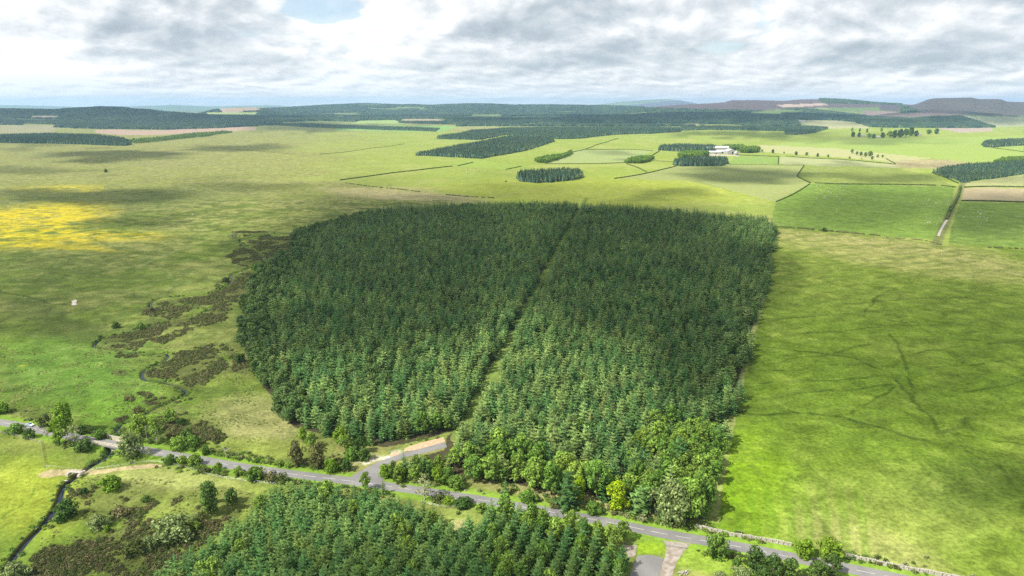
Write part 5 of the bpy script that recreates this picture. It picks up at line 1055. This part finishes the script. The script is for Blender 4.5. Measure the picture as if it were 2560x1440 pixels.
# ------------------------------------------------------------------ farm buildings
M['tin'] = simple('pale_tin_roof', (.42, .42, .45), (.58, .58, .61), .4, .5, 0.0); M['render'] = simple('pale_rendered_wall', (.30, .28, .26), (.44, .42, .39), .5, .8); M['slate'] = simple('grey_slate', (.24, .24, .26), (.34, .34, .36), .6, .7); M['earth'] = simple('yard_earth', (.36, .30, .24), (.46, .41, .35), .08, .95)
def barn(px, py, W_, D_, H_, R_, label, rz=0.0, roof='tin', doors=((0, 3.5, 4),), name='barn', cat='barn', ridge_x=True, wins=0):
    x, y, z = at(px, py); y += D_ / 2; o = empty(name, (x, y, z - .4), rz, (1.12, 1.0, 1.55) if z == z and name == 'barn' and W_ < 60 else 1.0); tag(o, label, cat, 'farm buildings'); mb = MB(); hw, hd = W_ / 2, D_ / 2
    v = lambda a, b_, c_: (a, b_, c_)
    if ridge_x:
        mb.face([v(-hw, -hd, 0), v(hw, -hd, 0), v(hw, -hd, H_), v(-hw, -hd, H_)]); mb.face([v(hw, hd, 0), v(-hw, hd, 0), v(-hw, hd, H_), v(hw, hd, H_)])
        for s_ in (-1, 1): mb.face([v(s_ * hw, -hd, 0), v(s_ * hw, hd, 0), v(s_ * hw, hd, H_), v(s_ * hw, 0, H_ + R_), v(s_ * hw, -hd, H_)])
        rf = [[v(-hw - .4, -hd - .4, H_ - .1), v(hw + .4, -hd - .4, H_ - .1), v(hw + .4, 0, H_ + R_ + .05), v(-hw - .4, 0, H_ + R_ + .05)], [v(hw + .4, hd + .4, H_ - .1), v(-hw - .4, hd + .4, H_ - .1), v(-hw - .4, 0, H_ + R_ + .05), v(hw + .4, 0, H_ + R_ + .05)]]
    else:
        for s_ in (-1, 1): mb.face([v(-hw, s_ * hd, 0), v(hw, s_ * hd, 0), v(hw, s_ * hd, H_), v(0, s_ * hd, H_ + R_), v(-hw, s_ * hd, H_)]); mb.face([v(s_ * hw, -hd, 0), v(s_ * hw, hd, 0), v(s_ * hw, hd, H_), v(s_ * hw, -hd, H_)])
        rf = [[v(-hw - .4, -hd - .4, H_ - .1), v(-hw - .4, hd + .4, H_ - .1), v(0, hd + .4, H_ + R_ + .05), v(0, -hd - .4, H_ + R_ + .05)], [v(hw + .4, hd + .4, H_ - .1), v(hw + .4, -hd - .4, H_ - .1), v(0, -hd - .4, H_ + R_ + .05), v(0, hd + .4, H_ + R_ + .05)]]
    mb.build('wall', M['render'], o); mb = MB()
    for f in rf:
        mb.face([(a, b_, c_ + .2) for a, b_, c_ in f]); mb.face(f[::-1])
        for k in range(4): a, b_ = f[k], f[(k + 1) % 4]; mb.face([a, b_, (b_[0], b_[1], b_[2] + .2), (a[0], a[1], a[2] + .2)])
    mb.build('roof', M[roof], o)
    for dx_, dw, dh in doors: mb = MB(); mb.box((dx_, -hd - .01, dh / 2), (dw, .08, dh)); mb.build('door', M['dark'], o)
    for k in range(wins): mb = MB(); mb.box((-hw + W_ * (k + .5) / wins, -hd - .01, H_ * .6), (1.3, .08, 1.5)); mb.build('window', M['dark'], o)
    return o
barn(1784, 385, 40, 14, 4.2, 2.6, 'long low white roofed shed at the left of the farm', R(-4), doors=((8, 3, 3),))
barn(1776, 376, 34, 16, 5, 3, 'white roofed shed behind the long low shed', R(-3), doors=())
barn(1809, 384, 42, 16, 4.6, 3.4, 'middle farm shed with a row of dark openings', R(2), doors=((-14, 3.5, 3.2), (-4, 3.5, 3.2), (8, 3.5, 3.2)))
barn(1806, 376, 46, 18, 6.5, 3.5, 'tall pale shed rising behind the middle shed', R(3), doors=())
barn(1829, 386, 27, 36, 7, 4.5, 'big gabled barn with a square dark doorway', R(4), doors=((3, 6, 6),), ridge_x=False)
barn(1843, 387, 12, 18, 4.5, 2.2, 'small lean shed at the right end of the farm', R(4), doors=((0, 3, 3),), ridge_x=False)
sheet('yard', [(1766, 388), (1800, 389), (1842, 392), (1850, 387), (1800, 384), (1768, 383)], 0.0, M['earth'], 'bare pale farm yard in front of the sheds').location = (0, 0, at(1805, 388)[2] + .5)
barn(2155, 342, 40, 14, 5, 4, 'white cottage range among the dark trees on the rise', 0, 'slate', (), 'cottage', 'cottage', wins=5)
barn(2193, 344, 32, 12, 4, 3, 'low white outbuilding right of the white cottage range', 0, 'tin', (), 'outbuilding', 'outbuilding', wins=2)
barn(2297, 339, 26, 13, 6, 4, 'white house at the right end of the farm trees', 0, 'slate', (), 'cottage', 'cottage', wins=4)
barn(1977, 303, 150, 30, 7, 5, 'long white sheds far off beyond the conifer band', 0, 'tin', (), 'barn', 'barn')
barn(2000, 305, 90, 24, 6, 4, 'shorter white shed right of the far long sheds', 0, 'tin', (), 'barn', 'barn')

# ------------------------------------------------------------------ single trees and bushes
PR = {}
def proto(kind):
    if kind in PR: return PR[kind]
    P_ = {
        'round': [leafy_mesh(700 + i, 10, 3.6, 26, 60, .42, M['leaf']) for i in range(3)], 'bright': [leafy_mesh(710 + i, 10, 3.3, 24, 60, .42, M['leaf_b']) for i in range(2)], 'yellow': [leafy_mesh(720 + i, 10, 3.3, 26, 70, .40, M['leaf_y'], .06) for i in range(2)],
        'willow': [leafy_mesh(730 + i, 10, 5.0, 40, 60, .45, M['leaf_g'], .06) for i in range(2)], 'dark': [leafy_mesh(740 + i, 10, 3.6, 26, 60, .42, M['leaf_d'], .1) for i in range(2)], 'pale': [leafy_mesh(750 + i, 10, 3.2, 14, 30, .34, M['pale'], .2) for i in range(2)],
        'birch': [leafy_mesh(760 + i, 10, 2.6, 22, 46, .36, M['leaf'], .3) for i in range(2)], 'olive': [leafy_mesh(770 + i, 10, 3.6, 26, 60, .40, M['pine'], .06) for i in range(2)],
        'bush': [leafy_mesh(780 + i, 10, 7.0, 26, 60, .8, M['leaf'], .0) for i in range(3)], 'dbush': [leafy_mesh(790 + i, 10, 7.0, 26, 60, .8, M['leaf_d'], .0) for i in range(2)], 'gbush': [leafy_mesh(800 + i, 10, 8.0, 34, 70, .7, M['leaf_g'], .0) for i in range(2)],
        'bbush': [leafy_mesh(810 + i, 10, 7.0, 26, 60, .8, M['leaf_b'], .0) for i in range(2)], 'tbush': [leafy_mesh(820 + i, 10, 7.5, 20, 40, .8, M['heather'], .0) for i in range(2)],
        'spruce': spr[:3], 'spruce_s': spy[:3], 'bare': None}[kind]
    PR[kind] = P_; return P_
NAMES = {'round': ('leafy_tree', 'tree'), 'bright': ('leafy_tree', 'tree'), 'yellow': ('yellow_tree', 'tree'), 'willow': ('willow_tree', 'willow'), 'dark': ('leafy_tree', 'tree'), 'pale': ('ash_tree', 'ash'), 'birch': ('birch_tree', 'birch'), 'olive': ('pine_tree', 'pine'),
         'bush': ('bush', 'bush'), 'dbush': ('bush', 'bush'), 'gbush': ('bush', 'bush'), 'bbush': ('bush', 'bush'), 'tbush': ('bush', 'bush'), 'spruce': ('spruce_tree', 'spruce'), 'spruce_s': ('spruce_tree', 'spruce')}
tk = {'birch': trunk_mesh(900, 10, .22, M['birchbark'], 6), 'pale': trunk_mesh(901, 10, .2, M['birchbark'], 9), 'round': trunk_mesh(902, 10, .28, M['bark'], 7), 'con': trunk_mesh(903, 12, .22, M['bark'], 0, .9), 'bush': trunk_mesh(904, 7, .25, M['bark'], 7, .5)}
def plant(kind, px, py, hp, label, wide=1.0, group=None):
    x, y, z = at(px, py); base_h = {'spruce': 11.4, 'spruce_s': 9.4}.get(kind, 10.0)
    lo, hi = 0.3, 60.0
    for _ in range(24):
        mid = (lo + hi) / 2; ty = float(project(x, y, z + mid)[1])
        if py - ty > hp: hi = mid
        else: lo = mid
    s_ = mid / base_h; ms_ = proto(kind); me_ = ms_[random.randrange(len(ms_))]; nm, ct = NAMES[kind]
    tr_ = tk['con'] if kind.startswith('spruce') or kind == 'olive' else tk['birch'] if kind == 'birch' else tk['pale'] if kind == 'pale' else tk['bush'] if 'bush' in kind else tk['round']
    return single_tree(x, y, z - .05, me_, tr_, s_ * wide, s_, nm, label, ct, group)
random.seed(21)
PL = [
 ('bright', 166, 1080, 74, 'tallest bright green tree behind the road left of the bridge', .95), ('bright', 150, 1110, 64, 'bright green tree on the near verge left of the bridge', .9), ('pale', 184, 1110, 48, 'pale sparse tree next to the bright green trees', 1.2), ('tbush', 115, 1066, 28, 'brown green bush behind the road right of the car', 1),
 ('pale', 120, 1098, 32, 'thin pale sapling on the verge below the car', .7), ('bush', 42, 1082, 22, 'grey green bush on the verge below the car', 1.1), ('pale', 66, 1084, 20, 'whitish bush beside the verge below the car', .8), ('dbush', 76, 1094, 20, 'dark rounded bush on the verge right below the car', 1), ('bbush', 6, 1032, 26, 'bright bush at the left edge above the road', 1),
 ('dbush', 212, 1126, 26, 'dark bush in front of the left end of the bridge', 1.25), ('willow', 328, 1144, 60, 'spreading grey green tree at the right end of the bridge', .9), ('round', 355, 1092, 56, 'full green tree beyond the road right of the stream bend', 1.2), ('birch', 393, 1106, 64, 'white trunked birch beyond the road right of the stream bend', 1.1), ('round', 425, 1060, 40, 'tan leaved tree among the heather beyond the road', 1),
 ('bush', 252, 1096, 20, 'low bush beyond the bridge on the left bank', 1.3), ('bush', 290, 1100, 16, 'low green bush on the bank just beyond the bridge', 1.1), ('dbush', 205, 1085, 22, 'dark small tree beyond the road left of the bridge', .7), ('bush', 446, 1124, 30, 'grey green bush at the roadside right of the birch', .9), ('bush', 483, 1118, 30, 'green bush beyond the road, right of a grey green one', .9),
 ('pale', 374, 1148, 30, 'thin pale sapling right of the spreading tree', .8), ('bush', 428, 1158, 20, 'first of three bushes on the near verge', 1), ('bush', 457, 1161, 20, 'middle one of three bushes on the near verge', 1), ('bush', 487, 1163, 26, 'tallest of three bushes on the near verge', .9), ('bbush', 545, 1176, 18, 'round yellow green bush alone at the road edge', .9),
 ('tbush', 515, 1182, 12, 'low brown bush below the road left of the round yellow green one', 1.2), ('bush', 597, 1188, 20, 'small green bush on the near verge before the scrub', 1), ('bush', 640, 1198, 30, 'dense green bush hiding the near edge of the road', 1.1), ('pale', 662, 1196, 26, 'pale twiggy bush at the road edge', 1), ('tbush', 682, 1202, 24, 'brownish bush at the road edge before the plantation', 1), ('tbush', 705, 1206, 22, 'brownish bush touching the first plantation spruces', .9),
 ('bush', 515, 1136, 22, 'bush beside the bare pale tree beyond the road', .8), ('bush', 525, 1258, 30, 'shrub at the foot of the lone dark tree in the heather', .6), ('dark', 527, 1285, 84, 'lone tall dark green tree standing in the heather slope', .8), ('dbush', 581, 1256, 32, 'small dark tree right of the lone tall tree', .7), ('bbush', 280, 1224, 32, 'round yellow green bush on the slope below the fence', 1.2), ('dbush', 166, 1296, 42, 'large dark bush on the stream bank', 1), ('gbush', 246, 1319, 28, 'small pale willow bush in the heather', 1), ('gbush', 432, 1342, 44, 'large domed grey green willow in the heather', 1.4),
 ('tbush', 340, 1385, 34, 'brown shrub in the middle of the heather slope', 1.1), ('gbush', 370, 1372, 28, 'greyish shrub next to the brown shrub in the heather', .9), ('dbush', 366, 1252, 12, 'small dark shrub on the grassy slope', 1.3), ('gbush', 40, 1450, 36, 'greyish bush in the bottom left corner by the stream', 1.1), ('bbush', 270, 1330, 16, 'small yellow shrub in the heather', .7), ('bush', 490, 1325, 20, 'yellowish shrub right of the domed willow', 1), ('tbush', 500, 1300, 18, 'brown shrub below the lone tall tree', 1.2), ('dbush', 210, 1235, 14, 'low shrub beside the stream below the ford', 1.2), ('tbush', 300, 1290, 20, 'dark brown shrub high on the heather slope', 1.4),
 ('olive', 743, 1162, 60, 'left one of two brown green pines by the junction', .95), ('olive', 798, 1169, 64, 'right one of two brown green pines by the junction', .95), ('bright', 757, 1104, 36, 'bright small tree at the forest corner behind the pines', 1), ('round', 778, 1120, 38, 'green tree between the pines and the forest', 1.1), ('bright', 852, 1114, 46, 'bright rounded tree on the forest edge behind the pines', 1.1), ('round', 868, 1122, 36, 'green rounded tree right of the bright one', 1.2), ('dark', 903, 1132, 40, 'dark green tree at the forest edge near the gravel', 1.2), ('bush', 881, 1150, 30, 'olive bush at the left edge of the rough patch', .8), ('dbush', 909, 1150, 28, 'dark green bush at the left edge of the rough patch', .8),
 ('bbush', 829, 1180, 30, 'light green bush at the roadside near the pines', .9), ('dbush', 866, 1175, 26, 'dark small bush at the roadside near the junction', .8), ('bush', 700, 1165, 14, 'small bush on the far verge left of the pines', 1), ('bush', 720, 1168, 12, 'small bush at the foot of the left pine', 1),
 ('bright', 914, 1226, 46, 'pale green tree on the near road edge opposite the junction', .8), ('spruce_s', 958, 1234, 36, 'small spruce on the near road edge opposite the junction', 1), ('pale', 1062, 1247, 60, 'pale sparse ash leaning over the road', 1.2), ('birch', 1262, 1300, 66, 'dark crowned birch with white trunk above the clearing', 1.3),
 ('bbush', 962, 1192, 28, 'light bush at the corner of the side road', .8), ('dark', 983, 1194, 42, 'slim dark tree at the corner of the side road', .7), ('spruce_s', 1010, 1188, 54, 'bright green young conifer near the side road', 1), ('bush', 998, 1204, 36, 'leafy bush behind the corner verge', .7), ('round', 1040, 1206, 44, 'leafy tree in the thicket behind the verge', 1), ('dark', 1064, 1200, 48, 'dark leafy tree in the thicket behind the verge', 1.1), ('bright', 1096, 1210, 44, 'bright leafy tree in the thicket behind the pale ash', 1), ('bush', 1140, 1220, 30, 'dark green bush at the front of the verge thicket', .9), ('round', 1120, 1214, 46, 'leafy tree at the right end of the verge thicket', 1),
 ('round', 1186, 1204, 66, 'tall leafy tree at the forest front by the road', .95), ('round', 1228, 1208, 70, 'tall leafy tree left of the front spruce', .9), ('spruce', 1252, 1203, 74, 'pale green spruce between leafy trees in the front row', 1.3), ('spruce_s', 1264, 1237, 40, 'small spruce standing forward on the verge', 1.1), ('round', 1335, 1226, 66, 'yellow green birch in the front row', 1), ('round', 1378, 1236, 78, 'tall birch left of the dark front spruce', .85), ('spruce', 1418, 1270, 100, 'tall grey spruce standing forward by the road', 1.25),
 ('yellow', 1448, 1250, 60, 'slim yellow green tree behind the grey spruce', .75), ('round', 1492, 1246, 96, 'tall leafy tree left of the golden tree', .8), ('yellow', 1543, 1273, 70, 'bright golden green round tree by the road', 1.15), ('spruce', 1601, 1283, 74, 'broad dark green spruce right of the golden tree', 1.7), ('willow', 1678, 1303, 98, 'huge grey green willow at the forest corner', .92), ('round', 1726, 1299, 104, 'broad leafy tree at the very corner of the forest', 1), ('round', 1747, 1284, 96, 'leafy tree behind the corner tree by the green field', .9),
 ('bush', 1484, 1284, 28, 'olive bush on the verge between grey spruce and golden tree', 1), ('bush', 1322, 1253, 26, 'low bush on the verge below the front birches', 1.1), ('tbush', 1385, 1267, 14, 'low scrub left of the grey spruce', 1.4), ('pale', 1606, 1306, 20, 'brownish twiggy scrub below the willow', 2), ('bush', 1669, 1308, 16, 'small bright bush at the foot of the willow', .9), ('spruce', 1795, 1114, 58, 'single spruce standing out on the right edge of the forest', 1.6),
 ('bush', 1790, 1394, 56, 'dense round dark bush at the near road edge', .62), ('round', 1556, 1351, 48, 'leafy tree at the near road edge by the plantation corner', 1), ('spruce_s', 1536, 1346, 40, 'small spruce at the near road edge by the plantation corner', 1), ('bbush', 2012, 1392, 40, 'left one of two light green round bushes by the wall', .8), ('bbush', 2072, 1396, 44, 'right one of two light green round bushes by the wall', .9), ('pale', 1990, 1378, 26, 'pale twiggy bush at the end of the wall', .8), ('pale', 2115, 1396, 20, 'bleached bare bush at the wall', .8),
 ('dark', 1885, 1428, 60, 'left tree of the dark group at the bottom right', 1.1), ('dark', 1930, 1450, 62, 'second tree of the dark group at the bottom right', 1.1), ('dark', 1975, 1452, 56, 'middle tree of the dark group at the bottom right', 1.1), ('dark', 2040, 1466, 66, 'tree near the right end of the dark bottom group', 1), ('dark', 2078, 1442, 56, 'tallest tree at the right end of the dark bottom group', 1), ('bush', 1840, 1414, 16, 'small bush left of the dark bottom group', .9), ('dark', 1905, 1480, 60, 'front tree of the dark bottom group', 1.2), ('gbush', 1855, 1456, 34, 'pale bush below the dark bottom group', .9), ('gbush', 1800, 1458, 24, 'pale green bush at the bottom edge right of the track', 1),
 ('bush', 640, 677, 16, 'dark round bush on the stream scrub', .6), ('pale', 588, 602, 22, 'loose grey green thorn tree on the moor', 1.6), ('dbush', 265, 431, 8, 'lone dark bush far out on the moor', .8), ('bush', 352, 826, 20, 'small round bush above the stream meander', .7), ('dbush', 2060, 579, 10, 'dark round bush in the scrub bank above the right field', .8), ('tbush', 1265, 455, 4, 'tiny bush left of the oval wood', 1),
 ('bbush', 1120, 1258, 14, 'low bright scrub under the road above the clearing', 1.6), ('dbush', 1160, 1266, 18, 'dark scrub under the road above the clearing', 1.8), ('tbush', 1100, 1250, 16, 'brown scrub under the road left of the clearing', 1.8), ('bush', 1205, 1278, 20, 'yellow green scrub right of the clearing', 1.1),
]
for k, px, py, hp, lb, wd in PL: plant(k, px, py, hp, lb, wd)
# bare tree
def bare_tree(px, py, h, label):
    x, y, z = at(px, py); o = empty('bare_tree', (x, y, z)); tag(o, label, 'tree'); mb = MB(); mb.tube([(0, 0, -.3), (.1, 0, h * .4), (-.1, 0, h * .6)], [.22, .17, .12], 6); mb.build('trunk', M['birchbark'], o); mb = MB()
    for a, l, q in ((0, 2.6, .55), (2.4, 3.0, .5), (3.4, 2.0, .6), (5.0, 2.2, .45), (1.2, 1.8, .6)): mb.tube([(0, 0, h * q), (math.cos(a) * l * .5, math.sin(a) * l * .5, h * q + l * .5), (math.cos(a) * l, math.sin(a) * l, h * q + l * .7)], [.12, .08, .03], 4)
    mb.build('branches', M['birchbark'], o)
bare_tree(565, 1142, 5.0, 'bare bleached tree on the grass beyond the road')
for i, (px, py, h_) in enumerate([(1905, 381, 8), (1932, 383, 10), (1960, 384, 5), (1990, 388, 10), (2016, 390, 10), (2044, 392, 9), (2070, 394, 8), (2124, 397, 6), (2154, 398, 4)]):
    plant('dark' if i % 2 else 'round', px, py, h_, ['tree of the avenue nearest the farm', 'second tree of the avenue from the farm', 'smallest tree in the avenue right of the farm', 'fourth avenue tree counted from the farm', 'fifth avenue tree counted from the farm', 'sixth avenue tree counted from the farm', 'seventh avenue tree counted from the farm', 'small field tree between avenue and scrubby copse', 'tiny bush left of the small field tree\'s copse'][i], 1.2, 'avenue of trees right of the farm')
for i, (px, py, h_, wd) in enumerate([(2130, 330, 11, .8), (2149, 330, 10, .7), (2167, 332, 11, .8), (2203, 331, 13, .8), (2132, 343, 14, 1.3), (2147, 343, 12, 1.2), (2172, 346, 13, 1.5), (2184, 346, 11, 1.4), (2206, 345, 14, 1.3), (2224, 345, 18, 1.1), (2236, 345, 20, 1.1), (2250, 344, 22, 1.1), (2263, 343, 22, 1.1), (2277, 340, 24, 1.0), (2290, 341, 15, 1.2), (2322, 337, 14, 1.3), (2341, 336, 15, 1.3)]):
    plant('dark' if i % 3 else 'round', px, py, h_, 'large dark field tree around the white cottages on the rise', wd, 'trees around the white cottages')
for i, (px, py, h_, wd) in enumerate([(2130, 384, 12, 1), (2142, 388, 10, 1), (2152, 391, 12, 1), (2163, 393, 13, 1), (2175, 393, 16, 1.1), (2180, 400, 10, 1), (2194, 394, 8, 1.2), (2206, 394, 7, 1.3)]):
    plant('round', px, py, h_, 'light green tree in the loose copse beyond the avenue', wd, 'loose copse beyond the avenue')
# moor bushes along the stream
random.seed(33)
for px, py, h_, lb in [(300, 1060, 14, 'dark bush at the bend of the stream beyond the road'), (345, 1035, 18, 'dark twiggy bush leaning over the stream beyond the bend'), (470, 1095, 22, 'olive bush below the heather beyond the road'), (540, 1100, 14, 'low olive scrub right of the heather beyond the road'), (455, 1062, 16, 'brown bush in the heather beyond the road'),
                       (380, 780, 12, 'dark bush at the left end of the upper heather patch'), (290, 820, 14, 'brown bush above the sharp stream bend'), (250, 850, 12, 'low bush at the sharp stream bend'), (600, 905, 20, 'brown bush against the left forest edge'), (565, 705, 12, 'brown bush near the upper meander')]:
    plant('tbush' if random.random() < .6 else 'dbush', px, py, h_, lb, 1.0, 'bushes along the moor stream')

# ------------------------------------------------------------------ posts, rocks and animals
def pole(px, py, h, label):
    x, y, z = at(px, py); o = empty('utility_pole', (x, y, z)); tag(o, label, 'pole', 'utility poles'); mb = MB(); mb.tube([(0, 0, -.5), (0, 0, h)], [.15, .1], 7); mb.build('shaft', M['timber'], o); mb = MB(); mb.box((0, 0, h - .5), (1.5, .12, .12)); a = mb.build('crossarm', M['timber'], o)
    for k in (-.6, 0, .6): mb = MB(); mb.tube([(k, 0, h - .44), (k, 0, h - .22)], .05, 5); mb.build('insulator', M['white'], a)
pole(706, 1100, 9, 'thin wooden utility pole at the left forest corner'); pole(368, 1102, 8, 'thin pole among the trees beyond the road')
def rock(px, py, s_, label, mt='stone', name='rock', cat='rock', group='pale rocks'):
    x, y, z = at(px, py); rn = random.Random(int(px)); mb = MB(); 
    import bmesh
    bm = bmesh.new(); bmesh.ops.create_icosphere(bm, subdivisions=2, radius=s_)
    for v in bm.verts: v.co *= rn.uniform(.75, 1.2); v.co.z *= .6
    me_ = bpy.data.meshes.new(name); bm.to_mesh(me_); bm.free(); me_.materials.append(M[mt]); o = bpy.data.objects.new(name, me_); COL.objects.link(o); o.location = (x, y, z + s_ * .2); tag(o, label, cat, group)
rock(22, 517, 1.6, 'pale rock on the moor at the left edge'); rock(26, 508, 1.2, 'smaller pale rock behind the first one at the left edge'); rock(165, 1203, .8, 'pale boulder at the stream below the ford'); rock(1137, 1249, .5, 'white stone at the near road edge'); rock(1164, 1226, .7, 'whitish flowering clump on the far verge'); rock(482, 537, 1.4, 'low pale rock out on the moor')
tp2 = [flat(*p) for p in [(178, 754), (188, 750), (194, 753), (190, 758), (193, 763), (184, 765), (178, 763), (181, 757)]]
mb = MB(); zz0 = max(zat(*p) for p in tp2) + .12; mb.face([(x, y, zz0) for x, y in tp2]); tag(mb.build('pond', M['concrete']), 'small pool in the moor with the reflected sky painted pale', kind='structure')  # pale opaque colour imitates bright sky mirrored in the pool
def sheep_mesh():
    import bmesh
    bm = bmesh.new(); bmesh.ops.create_uvsphere(bm, u_segments=12, v_segments=8, radius=.5)
    for v in bm.verts: v.co.x *= 1.15; v.co.y *= .62; v.co.z = v.co.z * .72 + .66
    n = len(bm.verts); bmesh.ops.create_uvsphere(bm, u_segments=8, v_segments=6, radius=.16); bm.verts.ensure_lookup_table()
    for v in bm.verts[n:]: v.co.x = v.co.x * 1.5 + .72; v.co.z += .92
    me_ = bpy.data.meshes.new('sheep'); bm.to_mesh(me_); bm.free(); mb = MB(); mb.v = []; 
    for x in (-.36, .36):
        for y in (-.16, .16): mb.tube([(x, y, 0), (x, y, .45)], [.05, .07], 5)
    mb.tube([(.4, 0, .75), (.68, 0, .92)], [.2, .13], 6); mb.tube([(-.55, 0, .8), (-.66, 0, .55)], [.07, .04], 5); l = mb.mesh('legs', M['wool']); bm = bmesh.new(); bm.from_mesh(me_); bm.from_mesh(l); bm.to_mesh(me_); bm.free(); me_.materials.append(M['wool']); return me_
M['wool'] = simple('wool', (.50, .48, .43), (.60, .58, .52), 6.0, .95); M['cow'] = simple('cream_hide', (.58, .46, .32), (.70, .60, .46), 1.0, .8)
shp = sheep_mesh(); random.seed(77)
SH = [((2030, 420, 2110, 435), 20, 'small sheep grazing in the dark pasture above the long hedge', 'sheep above the long hedge'), ((2040, 462, 2120, 500), 34, 'small sheep on the bright pasture just below the long hedge', 'sheep below the long hedge'),
      ((2290, 498, 2380, 520), 20, 'small sheep grazing beside the field track', 'sheep left of the track'), ((2400, 530, 2470, 560), 16, 'small sheep in the pasture right of the track', 'sheep right of the track'), ((1520, 455, 1760, 500), 22, 'small sheep in the yellow green pasture behind the forest', 'sheep behind the forest'), ((1880, 406, 1920, 410), 7, 'small sheep in the little field by the farm', 'sheep by the farm'), ((2300, 545, 2360, 570), 8, 'small sheep low on the pasture by the stony stream', 'sheep by the stony stream')]
for (x0, y0, x1, y1), n, lb, gp in SH:
    for i in range(n):
        x, y, z = at(random.uniform(x0, x1), random.uniform(y0, y1)); o = bpy.data.objects.new('sheep', shp); COL.objects.link(o); o.location = (x, y, z); o.rotation_euler = (0, 0, random.random() * 6.28); s_ = random.uniform(1.0, 1.25); o.scale = (s_,) * 3; tag(o, lb, 'sheep', gp)
cow = shp.copy(); cow.materials[0] = M['cow']
for i in range(14):
    x, y, z = at(random.uniform(1165, 1215), random.uniform(422, 431)); o = bpy.data.objects.new('cow', cow); COL.objects.link(o); o.location = (x, y, z); o.rotation_euler = (0, 0, random.random() * 6.28); o.scale = (2.0, 1.7, 1.6); tag(o, 'cream cow in the herd below the long conifer wedge', 'cow', 'cattle herd in the pasture')

# ------------------------------------------------------------------ air
mb = MB(); mb.box((0, 0, 0), (66000, 66000, 1)); o = mb.build('haze', []); HTOP = 400.0; zmin = float(GZ.min()) - 1.0
for v in o.data.vertices: v.co.z = HTOP if v.co.z > 0 else zmin - .5
m = bpy.data.materials.new('air'); m.use_nodes = True; t = NT(m.node_tree); pvn = t.new('ShaderNodeVolumePrincipled', i_Density=HAZE_D if 'HAZE_D' in globals() else 4.1e-5, i_Anisotropy=0.2); pvn.inputs['Color'].default_value = (.42, .66, 1.0, 1)
mo = t.new('ShaderNodeOutputMaterial'); t.l.new(pvn.outputs[0], mo.inputs['Volume']); o.data.materials.append(m); tag(o, 'thin summer haze over the valley', kind='stuff')

def log_pile(px, py):
    x, y, z = at(px, py); o = empty('brushwood_pile', (x, y, z), .4); tag(o, 'pale pile of cut branches beside the stony track at the bottom edge', 'brushwood'); rn = random.Random(4)
    for k in range(14):
        mb = MB(); a = rn.uniform(-.6, .6); l = rn.uniform(1.6, 3.4); ox = rn.uniform(-1.6, 1.6); oy = rn.uniform(-.9, .9); h0 = rn.uniform(.1, .8)
        mb.tube([(ox - math.cos(a) * l / 2, oy - math.sin(a) * l / 2, h0), (ox, oy, h0 + .15), (ox + math.cos(a) * l / 2, oy + math.sin(a) * l / 2, h0 + rn.uniform(-.2, .5))], [.12, .1, .04], 5); mb.build('branch', M['birchbark'], o)
log_pile(1712, 1434)
